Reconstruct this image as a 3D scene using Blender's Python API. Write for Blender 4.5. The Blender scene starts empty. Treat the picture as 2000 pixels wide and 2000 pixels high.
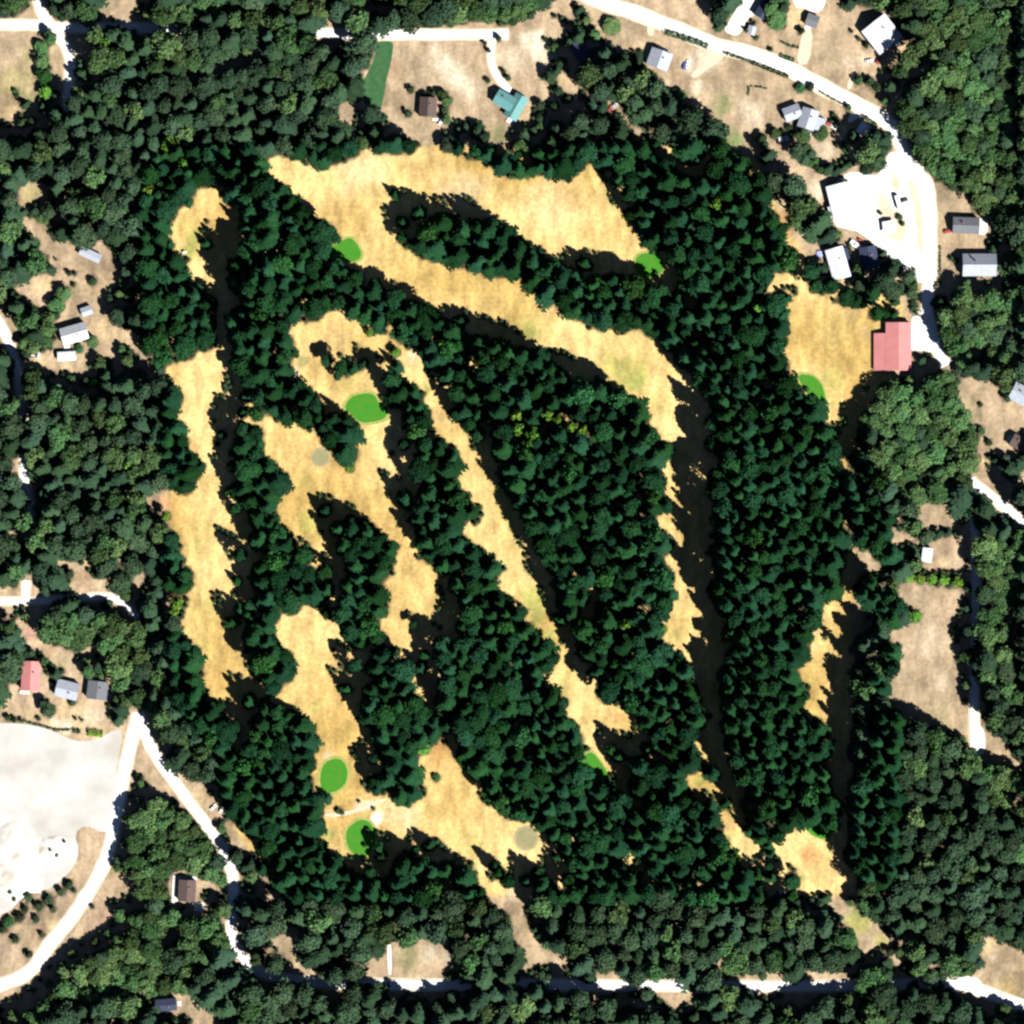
import bpy, math, random
from mathutils import Vector, Matrix
C = bpy.context.scene.collection
R = math.radians
# ---------------------------------------------------------------- camera, light, exposure
SUN_EL, SUN_AZ = 45.0, 135.0            # degrees; azimuth clockwise from north (+Y): sun in the south-east
cam = bpy.data.cameras.new('camera'); camo = bpy.data.objects.new('camera', cam); C.objects.link(camo)
camo.location = (0, 0, 4000); cam.angle = 2*math.atan(300/4000.0)
cam.clip_start = 10; cam.clip_end = 20000
bpy.context.scene.camera = camo
w = bpy.data.worlds.new('World'); bpy.context.scene.world = w; w.use_nodes = True
nt = w.node_tree; bg = nt.nodes['Background']; sky = nt.nodes.new('ShaderNodeTexSky')
sky.sky_type = 'NISHITA'; sky.sun_disc = False; sky.sun_elevation = R(SUN_EL); sky.sun_rotation = R(SUN_AZ)
sky.air_density = 0.5; sky.dust_density = 0.0; sky.altitude = 900
nt.links.new(sky.outputs[0], bg.inputs[0]); bg.inputs[1].default_value = 0.05
sl = bpy.data.lights.new('sun', 'SUN'); sl.energy = 5.0; sl.angle = R(0.5); sl.color = (1.0, 0.965, 0.91)
so = bpy.data.objects.new('sun', sl); C.objects.link(so)
TOSUN = Vector((math.sin(R(SUN_AZ))*math.cos(R(SUN_EL)), math.cos(R(SUN_AZ))*math.cos(R(SUN_EL)), math.sin(R(SUN_EL))))
so.rotation_euler = TOSUN.to_track_quat('Z', 'Y').to_euler(); so.location = TOSUN*600
vs = bpy.context.scene.view_settings
vs.view_transform = 'Standard'; vs.look = 'None'; vs.gamma = 1.0; vs.exposure = 1.05
cy = bpy.context.scene.cycles
cy.filter_width = 2.5; cy.max_bounces = 3; cy.diffuse_bounces = 0; cy.glossy_bounces = 1; cy.transmission_bounces = 1
# ---------------------------------------------------------------- site survey
# Plan coordinates are in survey units (2000 x 2000 over the 600 m square site), converted to metres by W().
U = 0.3
def W(p):
    return ((p[0]-1000.0)*U, (1000.0-p[1])*U)
K = 500.0/1932.0
def t(i, j, s):
    """polygon written in the local units of survey sheet (i, j)"""
    v = [float(a) for a in s.replace(';', ' ').replace(',', ' ').split()]
    return [(i*500+v[k]*K, j*500+v[k+1]*K) for k in range(0, len(v), 2)]
def o(s):
    v = [float(a) for a in s.replace(';', ' ').replace(',', ' ').split()]
    return [(v[k]/0.966, v[k+1]/0.966) for k in range(0, len(v), 2)]

# open ground: no crown stands here and no tree is tall and near enough to shade it
OPEN = [
 # northern fairway
 o("505,312 510,290 545,300 570,312 600,322 640,318 675,300 690,282 712,290 735,298 770,297 800,285 840,290 870,300 900,305 920,325 960,340 985,340 1005,335 1015,328 1030,338 1055,335 1085,335 1100,325 1105,305 1112,300 1125,330 1140,355 1150,385 1175,405 1190,440 1215,470 1240,478 1255,500 1245,515 1235,500 1215,515 1195,503 1185,495 1165,480 1140,475 1100,465 1060,460 1050,470 1047,490 1020,475 1000,455 975,440 950,420 925,400 900,380 880,365 860,355 835,350 825,365 800,362 770,355 755,350 740,345 722,337 722,350 735,375 718,390 715,400 725,425 740,445 760,470 790,490 830,497 870,508 900,520 940,530 970,530 1000,555 1040,580 1075,600 1110,625 1150,628 1200,628 1225,640 1245,655 1258,670 1262,695 1258,740 1262,775 1275,805 1270,812 1258,808 1255,825 1235,800 1220,770 1205,755 1180,735 1160,715 1130,695 1090,670 1060,655 1025,655 1000,645 985,620 955,600 935,597 920,590 900,590 885,583 860,570 830,570 820,575 800,565 775,540 765,545 750,530 720,520 690,500 665,495 640,478 625,470 640,458 655,452 655,445 620,425 590,400 565,370 545,350 530,335 515,325"),
 # north-west corner green
 t(0,0,"1580,1400 1620,1410 1645,1500 1640,1600 1600,1610 1570,1580 1540,1630 1500,1680 1500,1730 1450,1780 1450,1850 1500,1932 1540,2000 1575,2080 1560,2120 1500,2090 1440,2100 1430,2040 1450,1990 1430,1920 1370,1890 1310,1880 1330,1830 1280,1780 1290,1700 1330,1640 1390,1590 1470,1540 1470,1470"),
 # western fairway, upper
 t(0,1,"1240,850 1250,900 1290,940 1330,960 1370,990 1400,1000 1420,1050 1370,1130 1330,1160 1330,1200 1380,1220 1430,1260 1440,1310 1420,1400 1430,1480 1500,1490 1560,1540 1560,1600 1510,1680 1460,1780 1400,1800 1290,1790 1240,1730 1190,1770 1130,1840 1000,1830 1090,1860 1160,1932 1230,1950 1310,2042 1350,2112 1400,2212 1420,2272 1400,2322 1440,2352 1480,2422 1480,2492 1440,2542 1430,2632 1400,2692 1380,2782 1380,2852 1430,2872 1500,2932 1530,3012 1530,3082 1550,3162 1550,3262 1600,3352 1650,3312 1710,3302 1690,3232 1665,3102 1740,3132 1830,3142 1890,3182 1860,3122 1820,3072 1810,3002 1740,2912 1700,2852 1650,2762 1620,2672 1590,2592 1575,2502 1620,2507 1720,2537 1755,2492 1710,2432 1690,2362 1740,2352 1680,2232 1640,2132 1600,2042 1575,1992 1650,2022 1750,2082 1780,2062 1740,1982 1715,1932 1700,1920 1660,1830 1630,1740 1690,1740 1680,1710 1630,1690 1625,1610 1570,1570 1560,1490 1610,1440 1610,1330 1590,1280 1570,1180 1565,1100 1555,1030 1600,1020 1670,1030 1660,950 1680,880 1690,820 1620,740 1570,690 1530,700 1490,740 1420,800 1390,820 1330,820 1280,830"),
 # centre green complex
 t(1,1,"265,560 320,520 400,520 480,500 520,460 650,420 690,490 760,480 800,530 850,580 930,600 1000,600 1060,670 1120,720 1200,700 1220,760 1180,840 1120,830 1100,770 1040,720 970,690 910,670 880,720 830,690 790,660 730,625 705,650 740,690 680,730 620,720 540,700 480,660 430,620 400,605 370,650 420,700 430,790 500,830 560,860 560,900 560,940 600,960 680,940 760,880 860,870 880,920 900,1010 910,1060 940,1110 970,1160 1010,1210 1000,1240 960,1260 950,1330 970,1420 1000,1500 1040,1580 1060,1640 1000,1620 910,1590 920,1680 950,1750 990,1850 1020,1932 1030,1992 1070,2062 1120,2132 1190,2212 1200,2302 1240,2312 1340,2362 1360,2422 1330,2472 1370,2532 1340,2602 1310,2632 1330,2752 1290,2722 1200,2682 1090,2647 1110,2732 1150,2832 1190,2902 1180,2962 1120,2942 1040,2932 1000,2932 970,2832 950,2782 900,2762 980,2742 1020,2682 1020,2622 1000,2532 980,2452 1060,2412 1060,2332 1090,2262 1100,2182 1000,2112 950,2052 880,1992 800,1932 750,1870 640,1810 560,1780 460,1780 370,1770 380,1830 410,1860 380,1932 430,1992 460,2062 480,2132 500,2192 480,2252 440,2202 420,2182 400,2132 340,2112 280,2082 220,2072 200,1992 180,1932 140,1880 200,1830 260,1740 250,1650 210,1580 150,1530 80,1480 60,1420 100,1350 60,1290 0,1180 60,1210 130,1260 180,1290 240,1270 290,1275 350,1300 410,1350 470,1420 520,1460 560,1520 590,1570 650,1620 700,1660 780,1620 730,1560 790,1500 770,1400 810,1310 800,1260 770,1230 700,1180 640,1130 560,1080 500,1040 440,1030 380,980 330,940 280,880 290,810 330,740 320,660 260,600"),
 # long path strip south-east of the centre
 t(1,1,"1200,700 1230,760 1270,900 1310,1010 1370,1080 1430,1160 1500,1260 1590,1340 1610,1400 1610,1450 1640,1480 1680,1580 1750,1700 1800,1800 1860,1932 1900,2012 1932,2092 1982,2212 2022,2362 2052,2432 2112,2482 2122,2552 2162,2672 2232,2792 2262,2882 2302,2942 2312,2992 2372,3062 2452,3182 2522,3292 2552,3342 2612,3372 2652,3372 2672,3412 2752,3407 2802,3452 2832,3522 2782,3572 2712,3562 2632,3532 2612,3502 2532,3512 2532,3582 2562,3700 2600,3760 2660,3850 2660,3910 2610,3930 2540,3900 2500,3830 2530,3720 2490,3620 2432,3512 2332,3452 2372,3382 2352,3332 2282,3282 2182,3182 2212,3112 2282,3072 2302,3012 2272,2962 2192,2892 2162,2832 2082,2782 2052,2652 1992,2592 1932,2562 1880,2512 1810,2472 1850,2432 1900,2372 1890,2332 1800,2252 1700,2192 1600,2112 1520,2052 1520,2022 1600,2032 1640,2052 1720,1992 1730,1932 1700,1870 1600,1820 1580,1760 1530,1670 1550,1580 1580,1550 1520,1500 1560,1460 1450,1390 1370,1350 1350,1220 1330,1150 1290,1110 1290,1040 1250,980 1200,950 1170,910 1110,920 1090,880 1180,840 1170,760"),
 t(1,2,"370,370 440,390 430,410 380,400"),
 t(1,2,"1110,1220 1180,1230 1250,1320 1300,1420 1290,1450 1240,1360 1170,1270"),
 # south-western fairway and southern field
 t(1,2,"160,850 170,810 290,780 350,740 400,700 440,700 500,800 560,850 600,860 630,920 640,970 590,940 520,930 530,1000 570,1080 620,1150 620,1180 570,1150 510,1130 530,1200 560,1290 630,1390 690,1480 740,1600 770,1650 740,1700 690,1780 700,1860 730,1932 780,2022 790,2102 840,2142 910,2142 960,2142 1010,2202 1070,2242 1150,2242 1220,2202 1290,2162 1300,2072 1230,2022 1250,1950 1180,1880 1280,1860 1350,1780 1370,1690 1400,1750 1440,1790 1480,1820 1540,1880 1560,1932 1590,2012 1650,2102 1700,2192 1790,2262 1880,2322 1932,2352 2022,2352 2092,2362 2122,2412 2172,2452 2172,2522 2132,2552 2122,2602 2082,2622 2022,2572 1932,2552 1870,2492 1880,2560 1900,2620 1890,2700 1860,2642 1780,2582 1680,2532 1605,2497 1640,2582 1700,2672 1750,2782 1830,2812 1932,2872 2012,2942 1990,3020 1932,3012 1870,2992 1800,2962 1750,2872 1700,2812 1640,2772 1660,2652 1620,2602 1560,2582 1500,2562 1450,2512 1400,2472 1330,2432 1270,2392 1200,2362 1140,2372 1130,2472 1060,2432 1020,2392 950,2372 880,2392 850,2362 780,2362 780,2432 790,2492 800,2612 760,2592 700,2572 620,2572 580,2532 530,2522 500,2462 490,2372 500,2312 540,2272 540,2192 600,2142 560,2082 450,2062 430,1992 450,1932 470,1850 490,1790 500,1700 450,1610 420,1550 340,1500 290,1450 200,1410 150,1350 240,1310 300,1210 270,1190 320,1130 320,1090 270,1030 200,1000 170,940"),
 t(2,3,"0,950 60,1060 130,1200 180,1300 250,1390 300,1390 380,1380 430,1450 340,1520 260,1450 130,1500 90,1540 60,1480 100,1420 60,1330 0,1260"),
 # gaps along the long eastern shade strip
 t(2,1,"1160,1570 1210,1580 1250,1640 1160,1620 1110,1640 1120,1610"),
 t(2,1,"1110,1760 1160,1720 1190,1800 1160,1800"),
 t(2,2,"1100,70 1160,0 1180,20 1210,100 1240,140 1200,200 1170,140"),
 t(2,2,"1150,350 1200,320 1220,390 1260,440 1290,530 1310,620 1340,700 1310,690 1320,770 1330,820 1360,880 1340,900 1270,890 1280,970 1270,1030 1220,1030 1160,980 1160,920 1110,900 1120,850 1180,810 1210,740 1240,680 1290,640 1210,560 1230,480 1180,420"),
 t(2,2,"1310,1690 1380,1690 1410,1730 1390,1760 1340,1720"),
 t(2,2,"1410,1790 1450,1780 1480,1840 1450,1860 1400,1840"),
 t(2,3,"1270,140 1310,90 1400,30 1440,60 1470,110 1520,140 1540,200 1480,160 1400,130 1330,140"),
 t(2,3,"1550,290 1600,330 1650,420 1700,480 1760,520 1820,560 1880,590 1850,660 1790,640 1720,640 1690,690 1650,660 1640,560 1620,480 1600,400"),
 t(2,3,"840,620 860,600 890,650 920,680 880,710 845,690"),
 # south-east corner
 t(3,3,"10,590 100,550 170,450 230,430 300,410 350,500 430,540 460,650 530,770 580,810 540,900 540,960 580,1030 640,1060 700,1130 800,1110 850,1230 950,1290 910,1310 830,1330 790,1370 720,1400 650,1420 700,1350 650,1250 580,1150 540,1090 450,1060 370,1080 420,1030 500,1000 500,930 430,910 330,930 220,940 200,880 240,830 230,740 150,710 100,690 60,630"),
 t(3,3,"0,850 70,890 90,930 0,890"),
 t(3,2,"450,620 480,640 510,690 460,800 440,860 400,860 420,780"),
 t(3,2,"350,900 390,890 400,950 440,1040 440,1070 380,1080 390,1150 425,1220 370,1300 360,1400 380,1480 370,1540 290,1480 180,1530 200,1500 290,1470 290,1400 340,1310 260,1270 220,1190 320,1130 330,1040 290,1010 360,990"),
 t(3,2,"650,670 720,680 720,760 740,790 690,740"),
 t(3,1,"450,1510 540,1530 600,1600 610,1650 560,1600"),
 # practice hole by the barn
 t(3,1,"0,180 60,150 200,150 240,200 310,270 370,310 450,320 490,370 530,390 640,380 700,430 740,480 790,510 800,580 790,700 780,820 720,840 700,930 660,960 650,1060 630,1080 560,1070 520,1110 520,1220 440,1270 410,1240 440,1180 450,1100 400,1080 340,1010 290,970 210,930 190,850 130,790 110,700 180,640 170,540 140,460 180,330 230,290 240,220 150,200 60,200 50,240 10,250"),
 t(3,0,"70,1770 160,1740 250,1720 300,1750 330,1800 400,1850 360,1900 300,1932 240,1932 200,1870 130,1830 70,1790"),
 t(3,0,"0,1450 60,1500 130,1570 160,1700 110,1650 30,1560 0,1540"),
 # --- outside the course: north-west
 t(0,0,"740,70 750,-100 1080,-100 1010,60 980,160 900,140 830,110"),
 t(0,0,"-300,150 0,150 140,140 240,70 270,-100 310,-100 320,80 370,140 460,170 490,230 530,260 550,340 590,410 560,430 480,460 450,530 450,600 410,590 390,450 370,320 300,300 240,320 220,400 270,500 270,600 270,700 250,780 200,740 150,700 130,660 60,640 100,750 150,800 220,860 110,840 100,920 60,920 0,900 -300,900"),
 t(0,0,"140,1430 230,1370 320,1380 320,1470 220,1520 170,1560"),
 t(0,0,"100,1640 200,1650 280,1680 350,1700 370,1780 440,1810 520,1830 560,1880 640,1870 740,1900 740,1800 750,1770 800,1830 850,1932 850,2012 870,2112 850,2152 770,2172 750,2252 760,2332 830,2422 880,2472 950,2502 1020,2572 1050,2662 1130,2722 1120,2742 1000,2632 940,2572 860,2572 860,2652 840,2712 760,2662 640,2622 650,2712 660,2792 610,2822 520,2802 400,2782 300,2782 230,2732 240,2692 300,2672 400,2652 420,2632 400,2572 460,2612 430,2502 420,2432 500,2352 530,2212 520,2172 450,2142 380,2172 350,2302 300,2322 230,2262 150,2222 100,2172 50,2162 150,2132 260,2092 400,2072 440,2032 360,1962 310,1830 200,1750 120,1680"),
 t(0,1,"-200,300 0,380 50,440 110,540 150,560 110,580 110,640 130,710 90,690 50,620 20,560 0,520 -200,500"),
 t(0,1,"20,940 60,930 100,980 20,1040"),
 t(0,1,"90,1520 150,1530 200,1600 220,1680 180,1690 120,1620"),
 t(0,2,"0,90 60,90 120,120 140,180 100,190 30,150"),
 t(0,2,"380,320 480,340 540,380 620,420 680,490 800,520 830,560 760,580 720,560 660,590 630,650 560,620 500,570 540,540 570,460 520,400 400,390"),
 t(0,2,"1000,520 1040,470 1130,440 1080,530 1020,580"),
 t(0,2,"630,320 690,370 680,410 640,400"),
 t(0,2,"-200,650 -200,560 60,560 100,600 140,560 150,480 200,430 230,470 240,530 290,590 240,640 240,690 100,690 90,770 0,720 -200,720"),
 t(0,2,"790,640 880,640 970,720 960,780 860,700"),
 t(0,2,"100,800 160,820 210,840 250,900 320,960 380,1010 480,1040 560,1060 620,1010 680,980 720,1010 700,1040 600,1050 540,1090 540,1130 570,1180 620,1240 620,1260 830,1265 820,1340 780,1430 790,1520 820,1600 860,1630 930,1620 1000,1500 1050,1460 1080,1500 1110,1600 1160,1700 1220,1810 1300,1932 1370,1970 1450,2030 1540,2062 1560,2132 1610,2162 1620,2212 1680,2252 1690,2282 1640,2312 1600,2332 1540,2362 1500,2302 1400,2222 1340,2162 1220,2132 1150,2082 1080,1960 1000,1932 1000,2002 960,2122 930,2172 880,2192 880,2262 870,2382 860,2422 830,2560 790,2692 750,2782 720,2832 690,2922 640,3012 600,3112 530,3212 450,3302 350,3402 310,3462 200,3562 80,3642 0,3682 -300,3800 -300,1590 20,1560 20,1370 40,1290 110,1290 150,1320 160,1220 180,1130 310,1130 320,1200 370,1290 380,1380 400,1440 420,1400 420,1330 450,1270 500,1255 500,1200 480,1150 420,1150 340,1060 280,1020 180,1000 80,960 160,930 180,870"),
 t(0,3,"790,790 900,780 1000,900 900,950 800,980 780,1050 850,1100 750,1190 640,1260 540,1300 700,900"),
 t(0,3,"1700,410 1780,420 1820,480 1880,540 1920,620 1900,650 1830,590 1740,540"),
 t(0,3,"1700,720 1780,750 1830,840 1800,860 1720,790"),
 t(0,3,"1660,1150 1720,1130 1800,1140 1790,1180 1700,1190"),
 t(0,3,"1740,1280 1780,1280 1830,1400 1900,1480 1920,1540 1850,1530 1740,1470"),
 t(0,3,"1290,820 1340,760 1470,810 1500,870 1660,880 1640,930 1530,900 1500,960 1570,1050 1560,1080 1460,1030 1300,1010"),
 t(0,3,"1150,1740 1330,1720 1320,1700 1420,1720 1530,1760 1610,1800 1610,2200 1500,2200 1500,1932 1400,1840 1330,1860 1150,1800"),
 t(0,3,"1000,1700 1100,1670 1060,1740 1020,1740"),
 t(0,3,"1190,1230 1290,1240 1290,1300 1210,1290"),
 # south
 t(1,3,"100,1270 200,1230 270,1250 280,1320 270,1400 340,1490 470,1560 460,1580 350,1560 260,1520 250,1430 200,1380 150,1330"),
 t(1,3,"770,1480 850,1440 990,1430 990,1310 920,1280 960,1250 1050,1320 1090,1370 1160,1380 1240,1310 1330,1270 1400,1330 1470,1390 1450,1470 1410,1530 1390,1570 1340,1610 1260,1560 1190,1560 1190,1690 1120,1650 1020,1600 950,1580 880,1590 800,1560"),
 t(1,3,"1360,850 1450,830 1400,890"),
 t(1,3,"0,790 60,800 100,850 60,860 0,830"),
 t(2,3,"600,1530 680,1510 750,1560 830,1580 880,1630 800,1670 660,1660 650,1590"),
 t(2,3,"1050,1600 1160,1580 1250,1590 1310,1650 1370,1690 1350,1760 1270,1750 1240,1830 1180,1780 1070,1690"),
 t(2,3,"1440,1380 1480,1370 1550,1470 1640,1545 1740,1590 1800,1530 1870,1590 1932,1580 1952,1490 2012,1490 2062,1590 2052,1620 1952,1650 1932,1700 1830,1710 1770,1670 1700,1610 1600,1540"),
 t(3,3,"210,1540 280,1530 350,1560 450,1530 540,1480 580,1530 610,1590 540,1600 440,1600 400,1630 340,1590 290,1600"),
 t(3,3,"1580,1270 1640,1230 1700,1270 1780,1320 1880,1370 1932,1410 2200,1500 2200,1700 1932,1780 1880,1800 1800,1740 1700,1700 1620,1680 1610,1720 1570,1730 1500,1680 1360,1680 1340,1610 1450,1570 1580,1560 1640,1490 1590,1400 1540,1380 1600,1350"),
 t(3,3,"1150,1390 1200,1410 1290,1520 1230,1500"),
 t(3,3,"930,1450 1000,1400 1000,1490 960,1500"),
 # east
 t(3,2,"990,540 1150,570 1300,580 1480,590 1480,630 1430,660 1410,770 1360,880 1400,970 1380,1030 1410,1130 1430,1230 1430,1360 1470,1460 1530,1560 1590,1590 1640,1650 1720,1690 1820,1760 1932,1880 1850,1920 1740,1860 1620,1820 1560,1830 1530,1760 1490,1660 1440,1640 1380,1640 1300,1620 1250,1560 1150,1500 1060,1460 930,1450 890,1330 960,1250 1010,1170 1020,1000 930,940 920,850 1070,860 1170,820 1170,750 1110,710 1020,710 1000,640"),
 t(3,2,"870,90 930,110 1020,190 1130,210 1140,240 1040,200 950,250 910,220 930,180"),
 t(3,2,"1110,-30 1150,-60 1400,-60 1470,0 1420,80 1420,150 1320,100 1260,90 1200,100 1160,80"),
 t(3,2,"1240,240 1400,200 1470,190 1470,330 1480,430 1400,430 1290,420 1170,430 1160,330 1160,260"),
 t(3,2,"720,290 780,300 790,370 910,420 840,440 760,430 710,380"),
 t(3,2,"1680,1120 1720,1160 1780,1240 1700,1200"),
 t(3,1,"900,0 1270,0 1280,200 1300,270 1230,240 1150,260 1120,420 1150,440 1190,480 1180,560 1250,650 1330,720 1380,820 1360,840 1260,760 1200,710 1100,710 1060,870 980,880 980,920 950,880 790,860 780,520 870,490 1060,480 1000,450 1000,310 1050,300 1050,430 1110,420 1120,120 1000,50"),
 t(3,1,"890,150 1000,130 1000,165 900,160"),
 t(3,1,"750,340 830,310 930,320 870,350"),
 t(3,1,"1300,-60 1350,20 1420,100 1430,180 1380,170 1310,110"),
 t(3,1,"1440,-10 1720,-10 1750,40 1770,90 1740,140 1700,175 1460,165"),
 t(3,1,"1440,940 1530,920 1640,940 1720,980 1740,1040 1790,1110 1850,1120 1840,960 1932,920 2200,950 2200,1280 1932,1280 1830,1360 1840,1450 1780,1450 1700,1440 1620,1500 1640,1600 1700,1710 1800,1850 1850,1932 1900,2020 1850,2020 1800,1932 1650,1810 1520,1720 1530,1650 1590,1620 1580,1480 1600,1420 1620,1330 1570,1280 1520,1250 1500,1170 1450,1060"),
 t(3,1,"1870,1640 1932,1620 2100,1620 2100,1700 1890,1700"),
 # north-east village
 t(3,0,"0,240 100,220 160,140 170,-200 430,-200 520,50 550,90 700,60 830,70 920,130 880,170 900,230 870,350 840,390 880,450 930,460 1040,440 1060,350 1150,310 1200,290 1130,360 1060,420 1030,500 960,540 880,480 820,500 830,580 850,680 820,700 800,760 900,850 980,950 980,1030 900,1000 850,960 800,910 740,870 690,870 660,900 610,930 620,870 570,820 570,790 350,680 0,500"),
 t(2,0,"580,-200 1370,-200 1430,60 1480,110 1500,180 1550,240 1610,250 1650,180 1660,100 1760,20 1800,-100 1880,-100 1880,60 1850,120 1880,160 1932,160 2032,240 2332,680 2522,800 2542,930 2522,920 2452,860 2402,800 2352,770 2342,800 2392,870 2362,900 2372,960 2472,1000 2472,1060 2392,1050 2372,1100 2472,1130 2472,1200 2372,1200 2302,1170 2262,1100 2182,1060 2212,1010 2152,980 2102,1000 2052,960 2022,780 1982,860 2012,980 1972,1010 2022,1090 2072,1170 2172,1250 2232,1270 2252,1290 2312,1310 2352,1320 2352,1480 2372,1560 2342,1600 2272,1500 2222,1440 2202,1380 2102,1280 1992,1200 1932,1100 1932,1000 1820,960 1790,990 1850,1130 1870,1180 1820,1150 1730,1120 1640,1110 1620,1040 1580,930 1480,880 1420,820 1340,750 1330,680 1240,650 1150,670 1090,620 1130,600 1060,520 1000,490 990,440 1000,380 1100,340 1050,310 870,370 760,350 700,290 650,220 600,160 560,80 540,0"),
 t(3,0,"610,1300 640,1260 760,1310 840,1320 880,1230 890,1150 990,1140 1020,1120 1050,1210 1110,1270 1180,1330 1290,1390 1400,1450 1480,1480 1500,1560 1590,1600 1650,1640 1690,1740 1640,1790 1620,1830 1650,1890 1710,1932 1400,1932 1340,1880 1340,1932 1270,1990 1000,1990 850,1870 780,1820 690,1750 600,1780 560,1850 560,1932 600,2130 500,2110 450,1990 380,1920 350,1932 440,1860 560,1830 560,1740 490,1700 490,1600 430,1590 440,1500 430,1400 450,1340 560,1320"),
 t(3,0,"290,1440 300,1390 370,1370 430,1400 440,1500 430,1590 390,1600 340,1500"),
 t(2,0,"0,230 50,180 130,180 200,90 270,70 330,-200 430,-200 440,50 480,160 440,150 370,100 290,80 270,120 350,160 380,230 370,280 300,290 230,250 200,190 170,200 180,250 230,300 250,370 280,460 260,500 170,460 190,540 180,600 270,640 260,740 170,750 130,700 150,760 130,880 150,960 100,900 0,900 -70,870 -80,760 -150,720 -150,300"),
 t(2,0,"340,570 430,560 480,620 510,720 450,700 400,700 350,620"),
 t(2,0,"680,740 760,770 850,850 900,880 830,920 760,860"),
 t(2,0,"920,950 990,950 980,1000 960,1060"),
 t(2,0,"1090,1040 1200,1110 1250,1150 1150,1130"),
 t(2,0,"1330,1100 1410,1170 1460,1230 1400,1210"),
 t(1,0,"420,230 440,190 600,200 630,250 620,280 440,280"),
 t(1,0,"960,270 1010,220 1160,230 1240,260 1340,220 1350,180 1420,220 1640,190 1932,210 2000,300 2080,460 2040,520 2060,620 2080,800 2040,900 1932,880 1900,1000 1870,1130 1790,1080 1750,960 1660,880 1480,880 1420,960 1320,1010 1350,1110 1400,1160 1500,1200 1620,1220 1640,1250 1740,1270 1840,1320 1932,1400 1500,1450 1000,1400 810,1200 810,1110 900,1150 970,1200 1230,1150 1260,1090 1120,1000 1050,960 940,830 880,760 800,700 780,640 860,520 900,420 900,310 1040,310"),
 t(1,0,"580,860 640,800 720,760 760,790 720,880 720,960 650,970 610,920"),
 t(1,0,"450,180 470,130 540,120 590,180"),
]
OPEN.append(t(3,0,"600,1800 700,1780 760,1900 700,1915"))
# course property: golden grass, greener firs; the overlay's brighter tone put into their colours
COURSE = o("300,290 500,285 690,270 1110,285 1300,270 1420,300 1480,420 1540,520 1700,560 1710,600 1690,700 1625,780 1612,1000 1612,1600 1630,1690 1500,1690 940,1690 530,1690 440,1560 420,1420 330,1310 320,1000 310,690 290,640 270,400")
GREENS = [
 ("green cloth-like putting green beside the shade south of the long northern fairway", o("640,457 656,446 668,450 680,466 686,486 668,497 640,492 622,487 618,468")),
 ("largest bright green putting green, ringed by sand coloured grass near the middle of the course", t(1,1,"740,1040 890,1020 940,1110 1020,1220 900,1260 780,1270 700,1190 650,1140 700,1070")),
 ("bright green at the eastern tip of the northern fairway", o("1198,480 1225,474 1245,480 1257,500 1248,520 1220,530 1195,510")),
 ("long bright green at the foot of the practice field west of the barn", t(3,1,"210,900 260,880 350,900 410,960 430,1040 450,1130 430,1150 330,1100 270,1010")),
 ("bright green at the southern end of the south-western fairway", o("606,1440 630,1427 648,1432 658,1450 656,1476 640,1494 615,1500 600,1482")),
 ("kidney shaped green by the southern trees", o("648,1570 664,1552 682,1542 702,1550 712,1575 704,1606 684,1624 655,1606")),
 ("small green hidden between tall firs at the south end of the diagonal path", o("1085,1440 1112,1412 1132,1432 1155,1470 1138,1478 1096,1468")),
 ("bright green in the south-eastern corner of the course", o("1515,1558 1545,1538 1568,1556 1568,1586 1535,1580")),
]
CONIF = 'conifer_tree'; LEAFY = 'broadleaf_tree'; PINE = 'pine_tree'
# outside areas with mostly deciduous crowns
LEAFZONES = [
 o("1640,790 1680,700 1790,700 1850,800 1840,900 1790,960 1700,960 1650,900"),
 o("1700,0 1932,0 1932,420 1800,400 1690,230 1760,140"),
 o("1780,540 1932,520 1932,700 1810,690 1770,620"),
 o("230,1440 270,1430 400,1560 440,1700 430,1790 360,1870 0,1932 0,1870 120,1800 210,1600"),
 o("40,1140 240,1150 330,1280 250,1340 60,1200"),
 o("840,0 1000,0 1000,60 840,60"), o("160,0 560,0 560,40 160,40"),
 o("1840,1000 1932,1000 1932,1400 1860,1300"),
 o("1840,1420 1932,1460 1932,1560 1850,1540"),
]
# ---------------------------------------------------------------- rasters
import numpy as np
CELL = 0.6; HALF = 345.0; NR = int(2*HALF/CELL)
def fill(mask, poly, val=True):
    """scanline fill of a survey polygon into a raster (row 0 = north edge)"""
    P = np.array([((W(p)[0]+HALF)/CELL, (HALF-W(p)[1])/CELL) for p in poly])
    y0 = max(0, int(P[:,1].min())); y1 = min(NR-1, int(P[:,1].max())+1)
    x1, yy1 = P[:,0], P[:,1]; x2, yy2 = np.roll(x1,-1), np.roll(yy1,-1)
    for r in range(y0, y1+1):
        yc = r+0.5
        m = (yy1 <= yc) != (yy2 <= yc)
        if not m.any(): continue
        xs = np.sort(x1[m]+(yc-yy1[m])*(x2[m]-x1[m])/(yy2[m]-yy1[m]))
        for a, b in zip(xs[0::2], xs[1::2]):
            a = max(0, int(math.ceil(a-0.5))); b = min(NR-1, int(math.floor(b-0.5)))
            if b >= a: mask[r, a:b+1] = val
    return mask
def shifted(m, dx, dy):
    """value of m at (x+dx, y+dy) metres for every cell"""
    sx = int(round(dx/CELL)); sy = int(round(-dy/CELL))
    return np.roll(np.roll(m, -sx, 1), -sy, 0)
def rc(x, y):
    return min(NR-1, max(0, int((HALF-y)/CELL))), min(NR-1, max(0, int((x+HALF)/CELL)))
OPENM = np.zeros((NR, NR), bool)
for _p in OPEN: fill(OPENM, _p)
COURSEM = fill(np.zeros((NR, NR), bool), COURSE)
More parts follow.
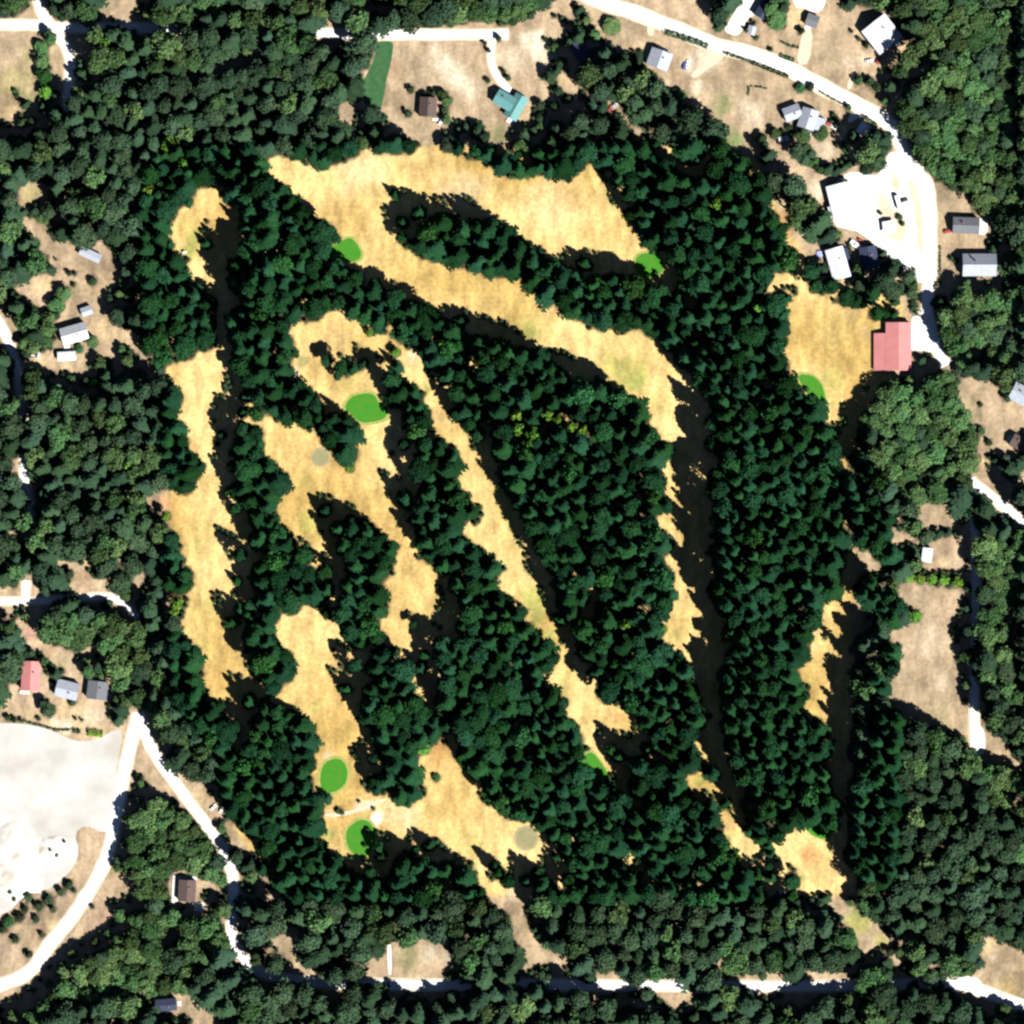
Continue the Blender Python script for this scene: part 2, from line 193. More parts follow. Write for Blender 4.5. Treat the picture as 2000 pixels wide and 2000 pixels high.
LEAFM = np.zeros((NR, NR), bool)
for _p in LEAFZONES: fill(LEAFM, _p)
# ---------------------------------------------------------------- materials
def mat(name, col, rough=0.9, noise=None, nscale=1.0, col2=None, var=0.0, spec=0.2, metal=0.0):
    """procedural material: base colour, optional noise blend to col2, optional per-object brightness variation"""
    m = bpy.data.materials.new(name); m.use_nodes = True
    nt = m.node_tree; b = nt.nodes['Principled BSDF']
    b.inputs['Roughness'].default_value = rough; b.inputs['Specular IOR Level'].default_value = spec; b.inputs['Metallic'].default_value = metal
    tc = nt.nodes.new('ShaderNodeTexCoord')
    n = nt.nodes.new('ShaderNodeTexNoise'); n.inputs['Scale'].default_value = nscale; n.inputs['Detail'].default_value = 5
    nt.links.new(tc.outputs['Object'], n.inputs['Vector'])
    cr = nt.nodes.new('ShaderNodeValToRGB'); cr.color_ramp.elements[0].position = 0.35; cr.color_ramp.elements[1].position = 0.65
    cr.color_ramp.elements[0].color = (*col, 1); cr.color_ramp.elements[1].color = (*(col2 or tuple(c*0.88 for c in col)), 1)
    nt.links.new(n.outputs['Fac'], cr.inputs['Fac'])
    out = cr.outputs['Color']
    if var:
        oi = nt.nodes.new('ShaderNodeObjectInfo'); hsv = nt.nodes.new('ShaderNodeHueSaturation')
        mr = nt.nodes.new('ShaderNodeMapRange'); mr.inputs['To Min'].default_value = 1-var; mr.inputs['To Max'].default_value = 1+var*1.6
        nt.links.new(oi.outputs['Random'], mr.inputs['Value']); nt.links.new(mr.outputs[0], hsv.inputs['Value'])
        m2 = nt.nodes.new('ShaderNodeMath'); m2.operation = 'MULTIPLY'; m2.inputs[1].default_value = 7.31
        m3 = nt.nodes.new('ShaderNodeMath'); m3.operation = 'FRACT'
        mh = nt.nodes.new('ShaderNodeMapRange'); mh.inputs['To Min'].default_value = 0.47; mh.inputs['To Max'].default_value = 0.52
        nt.links.new(oi.outputs['Random'], m2.inputs[0]); nt.links.new(m2.outputs[0], m3.inputs[0]); nt.links.new(m3.outputs[0], mh.inputs['Value'])
        nt.links.new(mh.outputs[0], hsv.inputs['Hue'])
        nt.links.new(out, hsv.inputs['Color']); out = hsv.outputs['Color']
    nt.links.new(out, b.inputs['Base Color'])
    return m
M = {
 'fir':    mat('fir_needles', (.0125,.047,.0185), col2=(.0065,.027,.012), nscale=.3, var=.38, spec=0),
 'fir_out':mat('grey_fir_needles', (.030,.062,.033), col2=(.019,.041,.023), nscale=.45, var=.3, spec=0),
 'pine':   mat('pine_needles', (.037,.070,.036), col2=(.024,.048,.027), nscale=.4, var=.3, spec=0),
 'leaf':   mat('broad_leaves', (.062,.118,.040), col2=(.036,.078,.031), nscale=.4, var=.45, spec=0),
 'leaf_bright': mat('bright_leaves', (.12,.27,.035), col2=(.075,.18,.028), nscale=.5, var=.2, spec=0),
 'leaf_course': mat('deep_green_leaves', (.022,.085,.022), col2=(.012,.05,.016), nscale=.4, var=.35, spec=0),
 'bush':   mat('bush_leaves', (.045,.085,.038), col2=(.028,.055,.026), nscale=.8, var=.3, spec=0),
 'bark':   mat('bark', (.09,.065,.045), nscale=2),
 'wall_w': mat('white_siding', (.62,.61,.58), nscale=.4), 'wall_g': mat('grey_siding', (.3,.3,.3), nscale=.4),
 'wall_b': mat('brown_siding', (.22,.15,.1), nscale=.4), 'wall_r': mat('red_siding', (.30,.08,.06), nscale=.4),
 'roof_white': mat('white_metal_roof', (.60,.62,.66), nscale=.3, rough=.6), 'roof_pale': mat('pale_grey_roof', (.33,.36,.42), nscale=.5, rough=.7),
 'roof_grey': mat('grey_shingles', (.135,.14,.16), nscale=.6), 'roof_dark': mat('charcoal_shingles', (.045,.055,.06), nscale=.6),
 'roof_brown': mat('brown_shingles', (.10,.072,.065), nscale=.6), 'roof_teal': mat('teal_metal_roof', (.10,.25,.25), nscale=.3, rough=.6),
 'roof_red': mat('red_metal_roof', (.47,.185,.18), col2=(.43,.165,.16), nscale=.2, rough=.6), 'roof_navy': mat('navy_roof', (.035,.045,.085), nscale=.5),
 'deck': mat('white_deck_boards', (.66,.65,.6), nscale=.5), 'glass': mat('window_glass', (.05,.07,.09), rough=.1, spec=.6),
 'trim': mat('white_trim', (.7,.7,.68)), 'brick': mat('chimney_brick', (.25,.13,.1), nscale=2),
 'paint_white': mat('white_car_paint', (.75,.75,.75), rough=.3, spec=.5), 'paint_red': mat('red_car_paint', (.4,.05,.04), rough=.3, spec=.5),
 'paint_blue': mat('blue_car_paint', (.07,.1,.4), rough=.3, spec=.5), 'paint_dark': mat('dark_car_paint', (.04,.04,.05), rough=.3, spec=.5),
 'paint_silver': mat('silver_car_paint', (.45,.47,.5), rough=.3, spec=.5), 'rubber': mat('tyre_rubber', (.02,.02,.02)),
 'canvas': mat('white_canvas', (.75,.76,.76)), 'lilac': mat('pale_blue_tarpaulin', (.32,.34,.68)),
 'wood': mat('weathered_wood', (.2,.15,.1), nscale=1),
}
# ---------------------------------------------------------------- mesh helpers
def meshobj(name, verts, faces, m, parent=None, loc=None):
    me = bpy.data.meshes.new(name); me.from_pydata([tuple(v) for v in verts], [], faces); me.update()
    if m: me.materials.append(m)
    ob = bpy.data.objects.new(name, me); C.objects.link(ob)
    if parent: ob.parent = parent
    if loc: ob.location = loc
    return ob
class MB:
    def __init__(s): s.v = []; s.f = []
    def add(s, verts, faces):
        n = len(s.v); s.v += [tuple(v) for v in verts]; s.f += [tuple(i+n for i in f) for f in faces]
    def box(s, x0, x1, y0, y1, z0, z1):
        s.add([(x0,y0,z0),(x1,y0,z0),(x1,y1,z0),(x0,y1,z0),(x0,y0,z1),(x1,y0,z1),(x1,y1,z1),(x0,y1,z1)],
              [(0,3,2,1),(4,5,6,7),(0,1,5,4),(1,2,6,5),(2,3,7,6),(3,0,4,7)])
    def prism(s, prof, y0, y1):
        """profile [(x,z)] extruded along y"""
        n = len(prof); s.add([(x,y0,z) for x, z in prof]+[(x,y1,z) for x, z in prof],
              [tuple(range(n)), tuple(range(2*n-1, n-1, -1))]+[(i, i+n, (i+1)%n+n, (i+1)%n) for i in range(n)])
    def build(s, name, m, parent=None): return meshobj(name, s.v, s.f, m, parent)
def thing(name, label, cat, loc=(0,0,0), rz=0.0, group=None):
    e = bpy.data.objects.new(name, None); C.objects.link(e); e.empty_display_size = 1
    e.location = loc; e.rotation_euler = (0, 0, rz); e['label'] = label; e['category'] = cat
    if group: e['group'] = group
    return e
def tag(ob, label=None, cat=None, group=None, kind=None):
    for k, v in (('label', label), ('category', cat), ('group', group), ('kind', kind)):
        if v: ob[k] = v
    return ob
# ---------------------------------------------------------------- tree meshes
rng = np.random.default_rng(11)
def cards_mesh(name, quads, m):
    """quads: array (n,4,3)"""
    q = np.asarray(quads, dtype=np.float32); n = len(q)
    me = bpy.data.meshes.new(name); me.vertices.add(4*n); me.vertices.foreach_set('co', q.reshape(-1))
    me.loops.add(4*n); me.loops.foreach_set('vertex_index', np.arange(4*n, dtype=np.int32))
    me.polygons.add(n); me.polygons.foreach_set('loop_start', np.arange(0, 4*n, 4, dtype=np.int32))
    me.update(calc_edges=True); me.materials.append(m); return me
def diamond(p, d, L, wd, sag):
    """leaf spray: from p along d (unit xy), length L, width wd, drooping by sag"""
    nx, ny = -d[1], d[0]
    e = (p[0]+d[0]*L, p[1]+d[1]*L, p[2]-sag)
    mx, my, mz = p[0]+d[0]*L*.45, p[1]+d[1]*L*.45, p[2]-sag*.25
    return [p, (mx+nx*wd, my+ny*wd, mz-.12*wd), e, (mx-nx*wd, my-ny*wd, mz-.12*wd)]
def fir_mesh(name, h, r, m, seed, taper=.8, step=.95, dens=1.0):
    g = np.random.default_rng(seed); Q = []
    z0 = h*.08; z = z0
    while z < h-.6:
        f = 1-(z-z0)/(h-z0); Rr = r*(f**taper)*g.uniform(.7, 1.2)+.3
        n = int((5+3.2*f)*dens); a0 = g.uniform(0, 6.28)
        for k in range(n):
            a = a0+6.283*k/n+g.uniform(-.3, .3); L = Rr*g.uniform(.5, 1.22)*(1+.22*math.sin(a*2+seed)); zz = z+g.uniform(-.4, .4)
            d = (math.cos(a), math.sin(a)); sag = L*g.uniform(.18, .42)
            Q.append(diamond((0,0,zz+.15*L), d, L, .12*L+.15, sag+.15*L))
            for s in (.35, .58, .8):
                p = (d[0]*L*s, d[1]*L*s, zz+.15*L-(sag+.15*L)*s**1.3)
                for sg in (-1, 1):
                    aa = a+sg*g.uniform(.6, 1.0); l2 = L*(.52*(1.12-s))+.35
                    Q.append(diamond(p, (math.cos(aa), math.sin(aa)), l2, .2*l2+.12, l2*g.uniform(.1, .5)))
        z += step*g.uniform(.8, 1.2)*(.55+.6*f)
    core = .6*r; n = 8                      # solid inner cone, added to stop light leaking through the crown
    for (za, zb, fa, fb) in ((z0+.5, h*.45, .75, .95*(1-.42)**taper+.12), (h*.45, h*.95, .95*(1-.42)**taper+.12, .04)):
        for k in range(n):
            a, b_ = 6.283*k/n, 6.283*(k+1)/n; j1, j2 = .85+.3*((k*7+seed) % 5)/5, .85+.3*(((k+1) % n*7+seed) % 5)/5
            Q.append([(math.cos(a)*core*fa*j1, math.sin(a)*core*fa*j1, za), (math.cos(b_)*core*fa*j2, math.sin(b_)*core*fa*j2, za), (math.cos(b_)*core*fb*j2, math.sin(b_)*core*fb*j2, zb), (math.cos(a)*core*fb*j1, math.sin(a)*core*fb*j1, zb)])
    for k in range(4):
        a = k*1.57; Q.append(diamond((0,0,h), (math.cos(a), math.sin(a)), .45, .2, 1.4))
    return cards_mesh(name, Q, m)
def leafy_mesh(name, h, r, m, seed, base=.3, n_lobe=14, n_card=1500, size=.62, flat=1.0, pointed=False):
    g = np.random.default_rng(seed); Q = []
    zc = h*(base+1)/2; rz = h*(1-base)/2
    lobes = []
    for k in range(n_lobe):
        a = 6.283*k*.382*1.618+g.uniform(-.4, .4); u = g.uniform(-.75, .9); rr = math.sqrt(max(0.05, 1-u*u))*.62
        if pointed: rr *= (1.15-.55*(u+.75)/1.65)
        lobes.append((math.cos(a)*rr*r*g.uniform(.6, 1.1), math.sin(a)*rr*r*g.uniform(.6, 1.1), zc+u*rz*.68, r*g.uniform(.27, .45)))
    lobes.append((0, 0, zc+rz*.45, r*.42))
    for k in range(n_card):
        lx, ly, lz, lr = lobes[int(g.integers(len(lobes)))]
        v = g.normal(size=3); v /= np.linalg.norm(v)
        if v[2] < -.5: v[2] = -v[2]
        p = np.array([lx, ly, lz])+v*lr*g.uniform(.75, 1.12)*np.array([1, 1, .8*flat])
        nrm = v+g.normal(size=3)*.45; nrm /= np.linalg.norm(nrm)
        tx = np.cross(nrm, g.normal(size=3)); tx /= np.linalg.norm(tx)+1e-9; ty = np.cross(nrm, tx)
        s = size*g.uniform(.6, 1.25)
        Q.append([p-tx*s*.9, p-ty*s*.6+nrm*.1, p+tx*s*.9, p+ty*s*.6])
    return cards_mesh(name, Q, m)
def trunk_mesh(name, h, rad, m, limbs=0, crown_r=3.0, seed=0, lean=0):
    b = MB(); g = np.random.default_rng(seed); n = 7
    def tube(p0, p1, r0, r1):
        d = Vector(p1)-Vector(p0); q = d.to_track_quat('Z', 'Y'); vs_ = []
        for c, rr in ((p0, r0), (p1, r1)):
            for k in range(n):
                v = q @ Vector((math.cos(6.283*k/n)*rr, math.sin(6.283*k/n)*rr, 0)); vs_.append((c[0]+v.x, c[1]+v.y, c[2]+v.z))
        b.add(vs_, [(k, (k+1)%n, (k+1)%n+n, k+n) for k in range(n)]+[tuple(range(2*n-1, n-1, -1))])
    tube((0,0,-.3), (0,0,h*.35), rad*1.25, rad*.8); tube((0,0,h*.35), (lean,0,h*.93), rad*.8, rad*.12)
    for k in range(limbs):
        a = g.uniform(0, 6.28); zz = h*g.uniform(.3, .6)
        tube((0,0,zz), (math.cos(a)*crown_r*.7, math.sin(a)*crown_r*.7, zz+h*.22), rad*.4, rad*.1)
    me = bpy.data.meshes.new(name); me.from_pydata(b.v, [], b.f); me.update(); me.materials.append(m); return me
# prototypes: kind key -> list of (crown mesh, trunk mesh), reference height and radius
M['bush_green'] = mat('fresh_bush_leaves', (.045,.135,.045), col2=(.03,.09,.03), nscale=.8, var=.2, spec=0)
PROTO = {}
def proto(key, h, r, items): PROTO[key] = (h, r, items)
proto('fir', 30, 4.5, [(fir_mesh('fir_crown', 30, 4.6, M['fir'], s, taper=tp, dens=1.0), trunk_mesh('fir_trunk', 30, .4, M['bark'])) for s, tp in ((1,.7),(2,.6),(3,.8),(4,.62),(5,.72))]
   + [(leafy_mesh('fir_crown', 30, 5.0, M['fir'], s, base=.2, n_lobe=24, n_card=1700, size=.8, pointed=True), trunk_mesh('fir_trunk', 28, .4, M['bark'])) for s in (12,13)])
proto('fir_out', 26, 4.5, [(fir_mesh('fir_crown', 26, 5.2, M['fir_out'], s, taper=tp, dens=.9), trunk_mesh('fir_trunk', 26, .4, M['bark'])) for s, tp in ((6,.6),(7,.5),(8,.7))])
proto('pine', 20, 5.0, [(leafy_mesh('pine_crown', 20, 5.9, M['pine'], s, base=.25, n_lobe=22, n_card=1500, size=.85, pointed=True), trunk_mesh('pine_trunk', 20, .35, M['bark'], 5, 4, s)) for s in (21,22,23,24)])
proto('leaf', 15, 5.0, [(leafy_mesh('leafy_crown', 15, 5.8, M['leaf'], s, base=.25, n_lobe=16, size=.8), trunk_mesh('leafy_trunk', 15, .3, M['bark'], 6, 4, s)) for s in (31,32,33,34)])
proto('leaf_course', 15, 5.0, [(leafy_mesh('leafy_crown', 15, 5.6, M['leaf_course'], s, base=.25, size=.8), trunk_mesh('leafy_trunk', 15, .3, M['bark'], 6, 4, s)) for s in (41,42)])
proto('bright', 8, 3.5, [(leafy_mesh('leafy_crown', 8, 3.5, M['leaf_bright'], s, base=.1, n_card=900, size=.5), trunk_mesh('leafy_trunk', 8, .2, M['bark'], 4, 2.5, s)) for s in (51,52)])
proto('bush', 3, 2.0, [(leafy_mesh('bush_crown', 3, 2.0, M['bush'], s, base=-.15, n_lobe=9, n_card=420, size=.36), trunk_mesh('bush_stem', 2.6, .12, M['bark'], 5, 1.5, s)) for s in (61,62,63)])
proto('bush_bright', 3, 2.0, [(leafy_mesh('bush_crown', 3, 2.0, M['bush_green'], s, base=-.15, n_lobe=9, n_card=420, size=.36), trunk_mesh('bush_stem', 2.6, .12, M['bark'], 5, 1.5, s)) for s in (71,72)])
# ---------------------------------------------------------------- where every tree stands
TREES = []     # dicts: x, y, h, r, key, manual(label or None)
ux, uy = -math.sin(R(SUN_AZ)), -math.cos(R(SUN_AZ))      # ground direction of shadows
LS = 1/math.tan(R(SUN_EL))                                # shadow length per metre of height
def footprint(h, r, cone=.8):
    """sample offsets (m) of crown disc and shadow of a tree"""
    pts = set()
    def put(x, y): pts.add((round(x/CELL)*CELL, round(y/CELL)*CELL))
    for a in range(0, 360, 30):
        for q in (.5, 1.08): put(math.cos(R(a))*r*q, math.sin(R(a))*r*q)
    L = h*LS; n = max(3, int(L/1.4))
    for k in range(n+1):
        s = k/n; half = r*max(0.05, (1-s))**cone*.95
        for q in (-1, -.5, 0, .5, 1):
            put(ux*L*s-uy*half*q, uy*L*s+ux*half*q)
    return list(pts)
COVER = np.zeros((NR, NR), bool)      # shaded or under a crown
CROWN = np.zeros((NR, NR), bool)
yy, xx = np.mgrid[0:NR, 0:NR]
def stamp(tr):
    h, r = tr['h'], tr['r']; L = h*LS
    cone = .8 if tr['key'].startswith('fir') else .35
    if not tr['key'].startswith('fir'): L += 0
    reach = L+r+1; r0, c0 = rc(tr['x'], tr['y']); k = int(reach/CELL)+1
    a, b_, c, d = max(0, r0-k), min(NR, r0+k), max(0, c0-k), min(NR, c0+k)
    X = (xx[a:b_, c:d]+.5)*CELL-HALF-tr['x']; Y = HALF-(yy[a:b_, c:d]+.5)*CELL-tr['y']
    al = X*ux+Y*uy; ac = np.abs(-X*uy+Y*ux); s = np.clip(al/L, 0, 1)
    cr = X*X+Y*Y < (r*.95)**2
    sh = (al > 0) & (al < L) & (ac < r*np.maximum(0, 1-s)**cone*.95)
    COVER[a:b_, c:d] |= cr | sh; CROWN[a:b_, c:d] |= cr
grid = {}
def near(x, y, r, fac):
    gx, gy = int(x//6), int(y//6)
    for i in range(gx-2, gx+3):
        for j in range(gy-2, gy+3):
            for (a, b_, q) in grid.get((i, j), ()):
                if (a-x)**2+(b_-y)**2 < (fac*(r+q))**2: return True
    return False
def put_tree(x, y, h, r, key, label=None, kind=None, ground=True):
    tr = dict(x=x, y=y, h=h, r=r, key=key, label=label, kind=kind)
    TREES.append(tr); grid.setdefault((int(x//6), int(y//6)), []).append((x, y, r)); stamp(tr); return tr
# trees and bushes that stand alone, in survey units: x, y, height m, radius m, key, label
BLOCK = np.zeros((NR, NR), bool)      # houses, roads, quarry: nothing grows there
def block_line(pts, wd):
    wd += 1.5
    for (x0, y0), (x1, y1) in zip(pts, pts[1:]):
        n = max(2, int(math.hypot(x1-x0, y1-y0)/2))
        for k in range(n+1):
            a, b_ = W((x0+(x1-x0)*k/n, y0+(y1-y0)*k/n)); r0, c0 = rc(a, b_); q = int(wd/CELL/2)+1
            BLOCK[max(0, r0-q):r0+q+1, max(0, c0-q):c0+q+1] = True
SOLO = [
 (803,175,5,2.6,'bush','round bush standing alone north-west of the brown house'), (797,222,5,2.8,'bush','dark round bush standing alone west of the brown house'),
 (953,158,4,1.9,'bush','small bush on dry grass west of the curved white drive'), (947,86,4,1.6,'bush','small bush at the roadside left of the curved drive mouth'),
 (954,99,4,1.8,'bush','bush at the left edge of the curved drive, just below its mouth'), (974,76,5,2.2,'bush','bush at the roadside right of the curved drive mouth'),
 (983,139,4,1.7,'bush','small bush on the inside of the bend of the curved drive'), (992,152,5,2.2,'bush','bush beside the north corner of the teal roofed house'),
 (830,184,4,2.0,'bush','bush touching the north-west corner of the brown house'), (846,181,5,2.4,'bush','bush behind the middle of the north wall of the brown house'),
 (864,184,6,3.0,'leaf','small tree at the north-east corner of the brown house'), (874,198,6,3.2,'leaf','small tree beside the east wall of the brown house'),
 (868,218,5,2.6,'bush','bush beside the east wall of the brown house, toward its south end'), (872,233,6,2.8,'leaf','small tree off the south-east corner of the brown house'),
 (1194,52,5,5.2,'leaf','wide grey-green low tree on dry grass south of the village road'),
 (1519,40,9,6.2,'leaf','wide dark tree in the village, right of the white drive'), (1508,20,10,5,'leaf','dark tree at the top edge beside the blue roofed house'),
 (1458,60,4,1.8,'bush','bush on the left side of the little stone pump house'), (1477,74,4,1.8,'bush','bush on the south side of the little stone pump house'), (1472,46,4,1.8,'bush','bush on the north side of the little stone pump house'),
 (1565,62,5,2.8,'bush','grey-green bush on the lawn south of the small dark shed'), (1505,97,3,1.7,'bush','small round bush alone on the lawn just north of the village road'),
 (1562,172,4,3.4,'bush_bright','wide bright green bush at the roadside north of the twin grey houses'), (1584,170,4,3.0,'bush','darker bush right of the wide bright roadside bush'),
 (1656,209,4,2.5,'bush','bush on the left of the short white drive by the village road'), (1542,250,4,2.4,'bush','bush at the south-west corner of the twin grey houses'),
 (1604,261,5,4.2,'leaf','round green tree at the south-east corner of the twin grey houses'), (1513,262,6,3.2,'leaf','dark tree south-west of the twin grey houses, by two white sheds'),
 (1568,266,8,4.5,'leaf','dark tree right behind the south wall of the twin grey houses'), (1575,290,5,3,'leaf','small tree in the yard south of the twin grey houses'), (1590,318,5,2.8,'leaf','small tree on the dirt yard north-west of the white workshop'),
 (1702,272,22,5.5,'pine','tall dark pine beside the bend of the village road, throwing a long shadow'), (1712,318,20,5.5,'pine','tall pine at the north corner of the white gravel yard'), (1690,330,16,4.5,'pine','pine at the edge of the gravel yard, left of a taller pine'),
 (1675,157,6,3.2,'bush','dark round bush on the lawn south-west of the big white house'), (1698,160,6,3.2,'bush','dark bush right of another on the lawn south of the big white house'), (1712,172,6,3,'bush','dark bush nearest the road south of the big white house'),
 (1663,62,3,1.2,'bush','tiny bush left of the big white house'), (1677,77,3,1.6,'bush','small bush at the west corner of the big white house'), (1692,88,4,2,'bush','bush against the south-west wall of the big white house'),
 (1768,120,24,6,'leaf','big leafy tree right of the big white house, shading its roof'), (1788,98,24,6,'leaf','big leafy tree at the forest rim right of the big white house'), (1758,140,18,5,'leaf','leafy tree below the shaded corner of the big white house'),
 (1664,268,19,3.4,'fir_out','slim fir left of the small white house, with a spike of shadow over the drive'), (1499,306,20,3.8,'fir_out','slim fir at the foot of the dry field, its shadow a long spike'),
 (1648,359,6,2.8,'leaf','small tree at the north end of the white workshop'), (1719,416,3,1.5,'bush','small dark bush alone on the white gravel yard'), (1757,425,3,2.2,'bush','bush on the gravel island between motorhome and canopy'), (1762,437,3,1.8,'bush','bush on the gravel island right of the white canopy'),
 (146,535,3,1.6,'bush','small bush on the dirt south of the long grey shed'), (135,534,4,2,'bush','dark bush left of a smaller one on the western dirt yard'), (182,550,5,2.9,'bush','dark oval bush alone on the western dirt yard'), (144,556,3,1.7,'bush','small green bush on the western dirt yard, left of the oval one'), (110,507,3,1,'bush','tiny bush at the north of the western dirt yard'),
 (126,573,8,4.2,'leaf','green tree on the western dirt yard, upper of a leaning row'), (112,597,8,4.6,'leaf','green tree in the middle of a row on the western dirt yard'), (92,624,9,4.6,'leaf','green tree at the lower end of a row on the western dirt yard'),
 (181,669,6,3.5,'leaf','round dark tree east of the white gabled house'), (155,681,4,3,'bush_bright','bright bush between the white gabled house and the white trailer home'), (92,668,7,3.6,'leaf','tree at the west end of the white gabled house'), (50,672,8,4,'leaf','green tree by the western road near the parked white cars'),
 (95,1386,10,4.3,'pine','dark round tree south-east of the red roofed house, shading its yard'), (86,1374,8,3,'pine','smaller dark tree leaning into the round one by the red roofed house'), (141,1373,4,2.4,'bush','oval bush in front of the white roofed house'),
 (147,1403,2.5,1.3,'bush','small garden bush south of the white roofed house'), (160,1406,2.5,1.2,'bush','narrow garden bush right of a rounder one'), (76,1404,3,1.6,'bush','scrubby bush at the edge of the quarry, below the dark round tree'),
 (15,1402,4,2.5,'bush','bush at the western end of the quarry hedge'), (28,1406,4,2.3,'bush','second bush from the west along the quarry edge'), (43,1407,3,1.8,'bush','low bush third along the quarry edge'),
 (135,1728,5,3.2,'bush','dark bush above the quarry road, easternmost of the scrub band'), (120,1741,5,3,'bush','dark scrub bush second from the east above the quarry road'), (96,1757,5,3.6,'bush','dark scrub bush in the middle of the band above the quarry road'), (75,1770,5,3.5,'bush','scrub bush with brown gaps above the quarry road'),
 (56,1752,4,3,'bush','scrub bush on the quarry rim, upper one'), (38,1792,5,3.6,'bush','big scrub bush at the lower quarry rim'), (18,1800,5,3.6,'bush_bright','green bush at the lower left quarry rim'), (57,1864,5,2.6,'bush','lone dark bush at the junction of the quarry road'),
 (82,1826,4,1.9,'bush','small bush beside the quarry road half way down'), (20,1741,3,1.9,'bush_bright','small bright bush on the white quarry floor'), (28,1756,3,1.5,'bush_bright','smaller bright bush just below another on the quarry floor'), (126,1643,2.5,1.2,'bush','tiny bush on the white rock pile, upper right'), (98,1659,2.5,1.4,'bush','tiny dark bush on the white rock pile'), (111,1670,2.5,2.2,'bush','low green scrub on the rock pile'), (181,1771,3,1.5,'bush','small bush on the dirt right of the quarry road'), (30,1835,4,3,'bush','dark scrub bush above the road junction, left'), (70,1795,4,2.6,'bush','scrub bush beside the dirt track above the quarry road'), (5,1815,5,3.4,'bush','scrub bush at the left edge of the photo'), (50,1775,4,2.6,'bush','scrub bush between two larger ones on the rim'), (105,1775,4,2.4,'bush','small scrub bush next to the quarry road'), (145,1740,3,1.8,'bush','small bush at the roadside, top of the scrub band'),
 (661,1583,3,2.3,'bush','low dark bush on the sandy patch between the two southern greens'), (668,1587,2.5,1.8,'bush','low bush touching a larger one between the two southern greens'), (701,1565,2.2,1.1,'bush','tiny bush beside the sandy cart track'), (729,1579,2,1.3,'bush','small bush near the pale bare patch by the kidney shaped green'),
 (852,1519,3.5,2.8,'bush_bright','bright green round bush alone on the brown grass of the southern field'), (966,1691,17,3.2,'fir','slim fir standing alone on grass at the bottom of the southern field'), (1297,1228,4,2.4,'bright','bright green bush at the edge of the narrow eastern clearing'),
 (1787,1203,6,4.2,'bright','bright green tree jutting into the long eastern field'), (1868,1237,5,3.2,'leaf','green tree on the east edge of the long field beside the road'), (1915,791,3,1.6,'bush','small bush alone on the dry lawn by the eastern houses'), (1915,842,4,3.0,'bush','bush at the edge of the eastern lawn, upper of two'), (1932,864,4,2.6,'bush','bush at the edge of the eastern lawn, lower of two'),
 (1775,1128,6,3.4,'bright','first tree of the bright green row north of the long field'), (1797,1131,6,3.6,'bright','second tree from the left in the bright green row north of the long field'), (1820,1132,6,3.6,'bright','middle tree of the bright green row north of the long field'), (1843,1133,6,3.6,'bright','fourth tree from the left in the bright green row north of the long field'), (1868,1136,7,3.8,'bright','last tree of the bright green row, next to the eastern road'),
 (100,75,10,4,'leaf','dark tree at the road junction in the north-west corner'), (82,95,6,4.2,'leaf','round tree at the top of the column of trees inside the road bend'), (85,120,7,4.4,'leaf','second tree down the column inside the road bend'), (88,150,8,4.6,'leaf_course','third tree down the column inside the road bend'), (90,180,8,4.6,'bright','bright tree at the foot of the column inside the road bend'),
 (1290,1155,7,3.6,'fir','small fir at the edge of the eastern clearing'),
 (1038,846,30,4.6,'bright','vivid yellow-green tree amid dark firs, in the middle of the bright clump'), (1012,838,29,4.6,'bright','vivid yellow-green tree at the left end of the bright clump in the central stand'), (1028,868,30,4.2,'bright','vivid yellow-green tree at the lower edge of the bright clump in the central stand'),
 (1008,812,30,4.2,'bright','vivid yellow-green tree at the upper left of the bright clump in the central stand'), (1070,812,30,4.4,'bright','vivid green tree at the upper right of the bright clump in the central stand'), (1090,818,29,3.6,'bright','slim vivid tree touching the upper right of the bright clump'), (1116,833,30,4.2,'bright','bright crescent-like tree east of the bright clump in the central stand'), (1136,838,29,3.8,'bright','bright tree easternmost of those in the central stand'),
 (1218,1217,30,3.6,'bright','bright green tree alone among the dark firs left of the narrow eastern clearing'), (325,1008,12,3.2,'bright','bright tree beside bare orange soil on the western fairway edge'), (345,1178,16,4.6,'bright','big bright tree at the western fairway, upper of two'), (338,1196,16,4.4,'bright','big bright tree at the western fairway, lower of two'),
 (362,318,20,4.2,'bright','bright yellow-green tree north of the north-western corner green'), (292,372,22,4.8,'bright','light green tree west of the north-western corner green'), (318,362,18,3.8,'leaf_course','green tree between a bright one and the north-western corner green'), (205,88,20,5.4,'bright','light green tree beside the junction in the north-west forest'), (330,285,22,5.2,'bright','light green tree in the north-western forest, above the corner green'),
 (250,908,22,3.8,'bright','light green tree in the western forest'), (185,748,9,3.2,'bright','bright tree at the end of the row south of the white trailer home'), (722,650,6,2.6,'bright','bright bush among small trees north of the largest green'), (772,688,7,3.4,'bright','bright green tree by the sandy bank north of the largest green'), (684,912,9,3.4,'bright','bright tree at the tip of the fir spur south of the largest green'), (826,1462,8,4.6,'bright','bright green tree at the top of the brown patch in the southern field'),
 (330,1350,18,5,'bright','light green tree at the apex of the quarry fork, upper'), (300,1375,16,5,'leaf','light green tree right at the apex of the quarry fork'), (1480,600,26,5,'bright','bright tree on the stand west of the practice field'), (1395,400,28,4,'bright','bright tree alone in the stand west of the gravel yard')]
for (px, py, h, r, key, lab) in SOLO:
    x, y = W((px, py)); put_tree(x, y, h, r, key, lab)
SOLO_N = len(TREES)
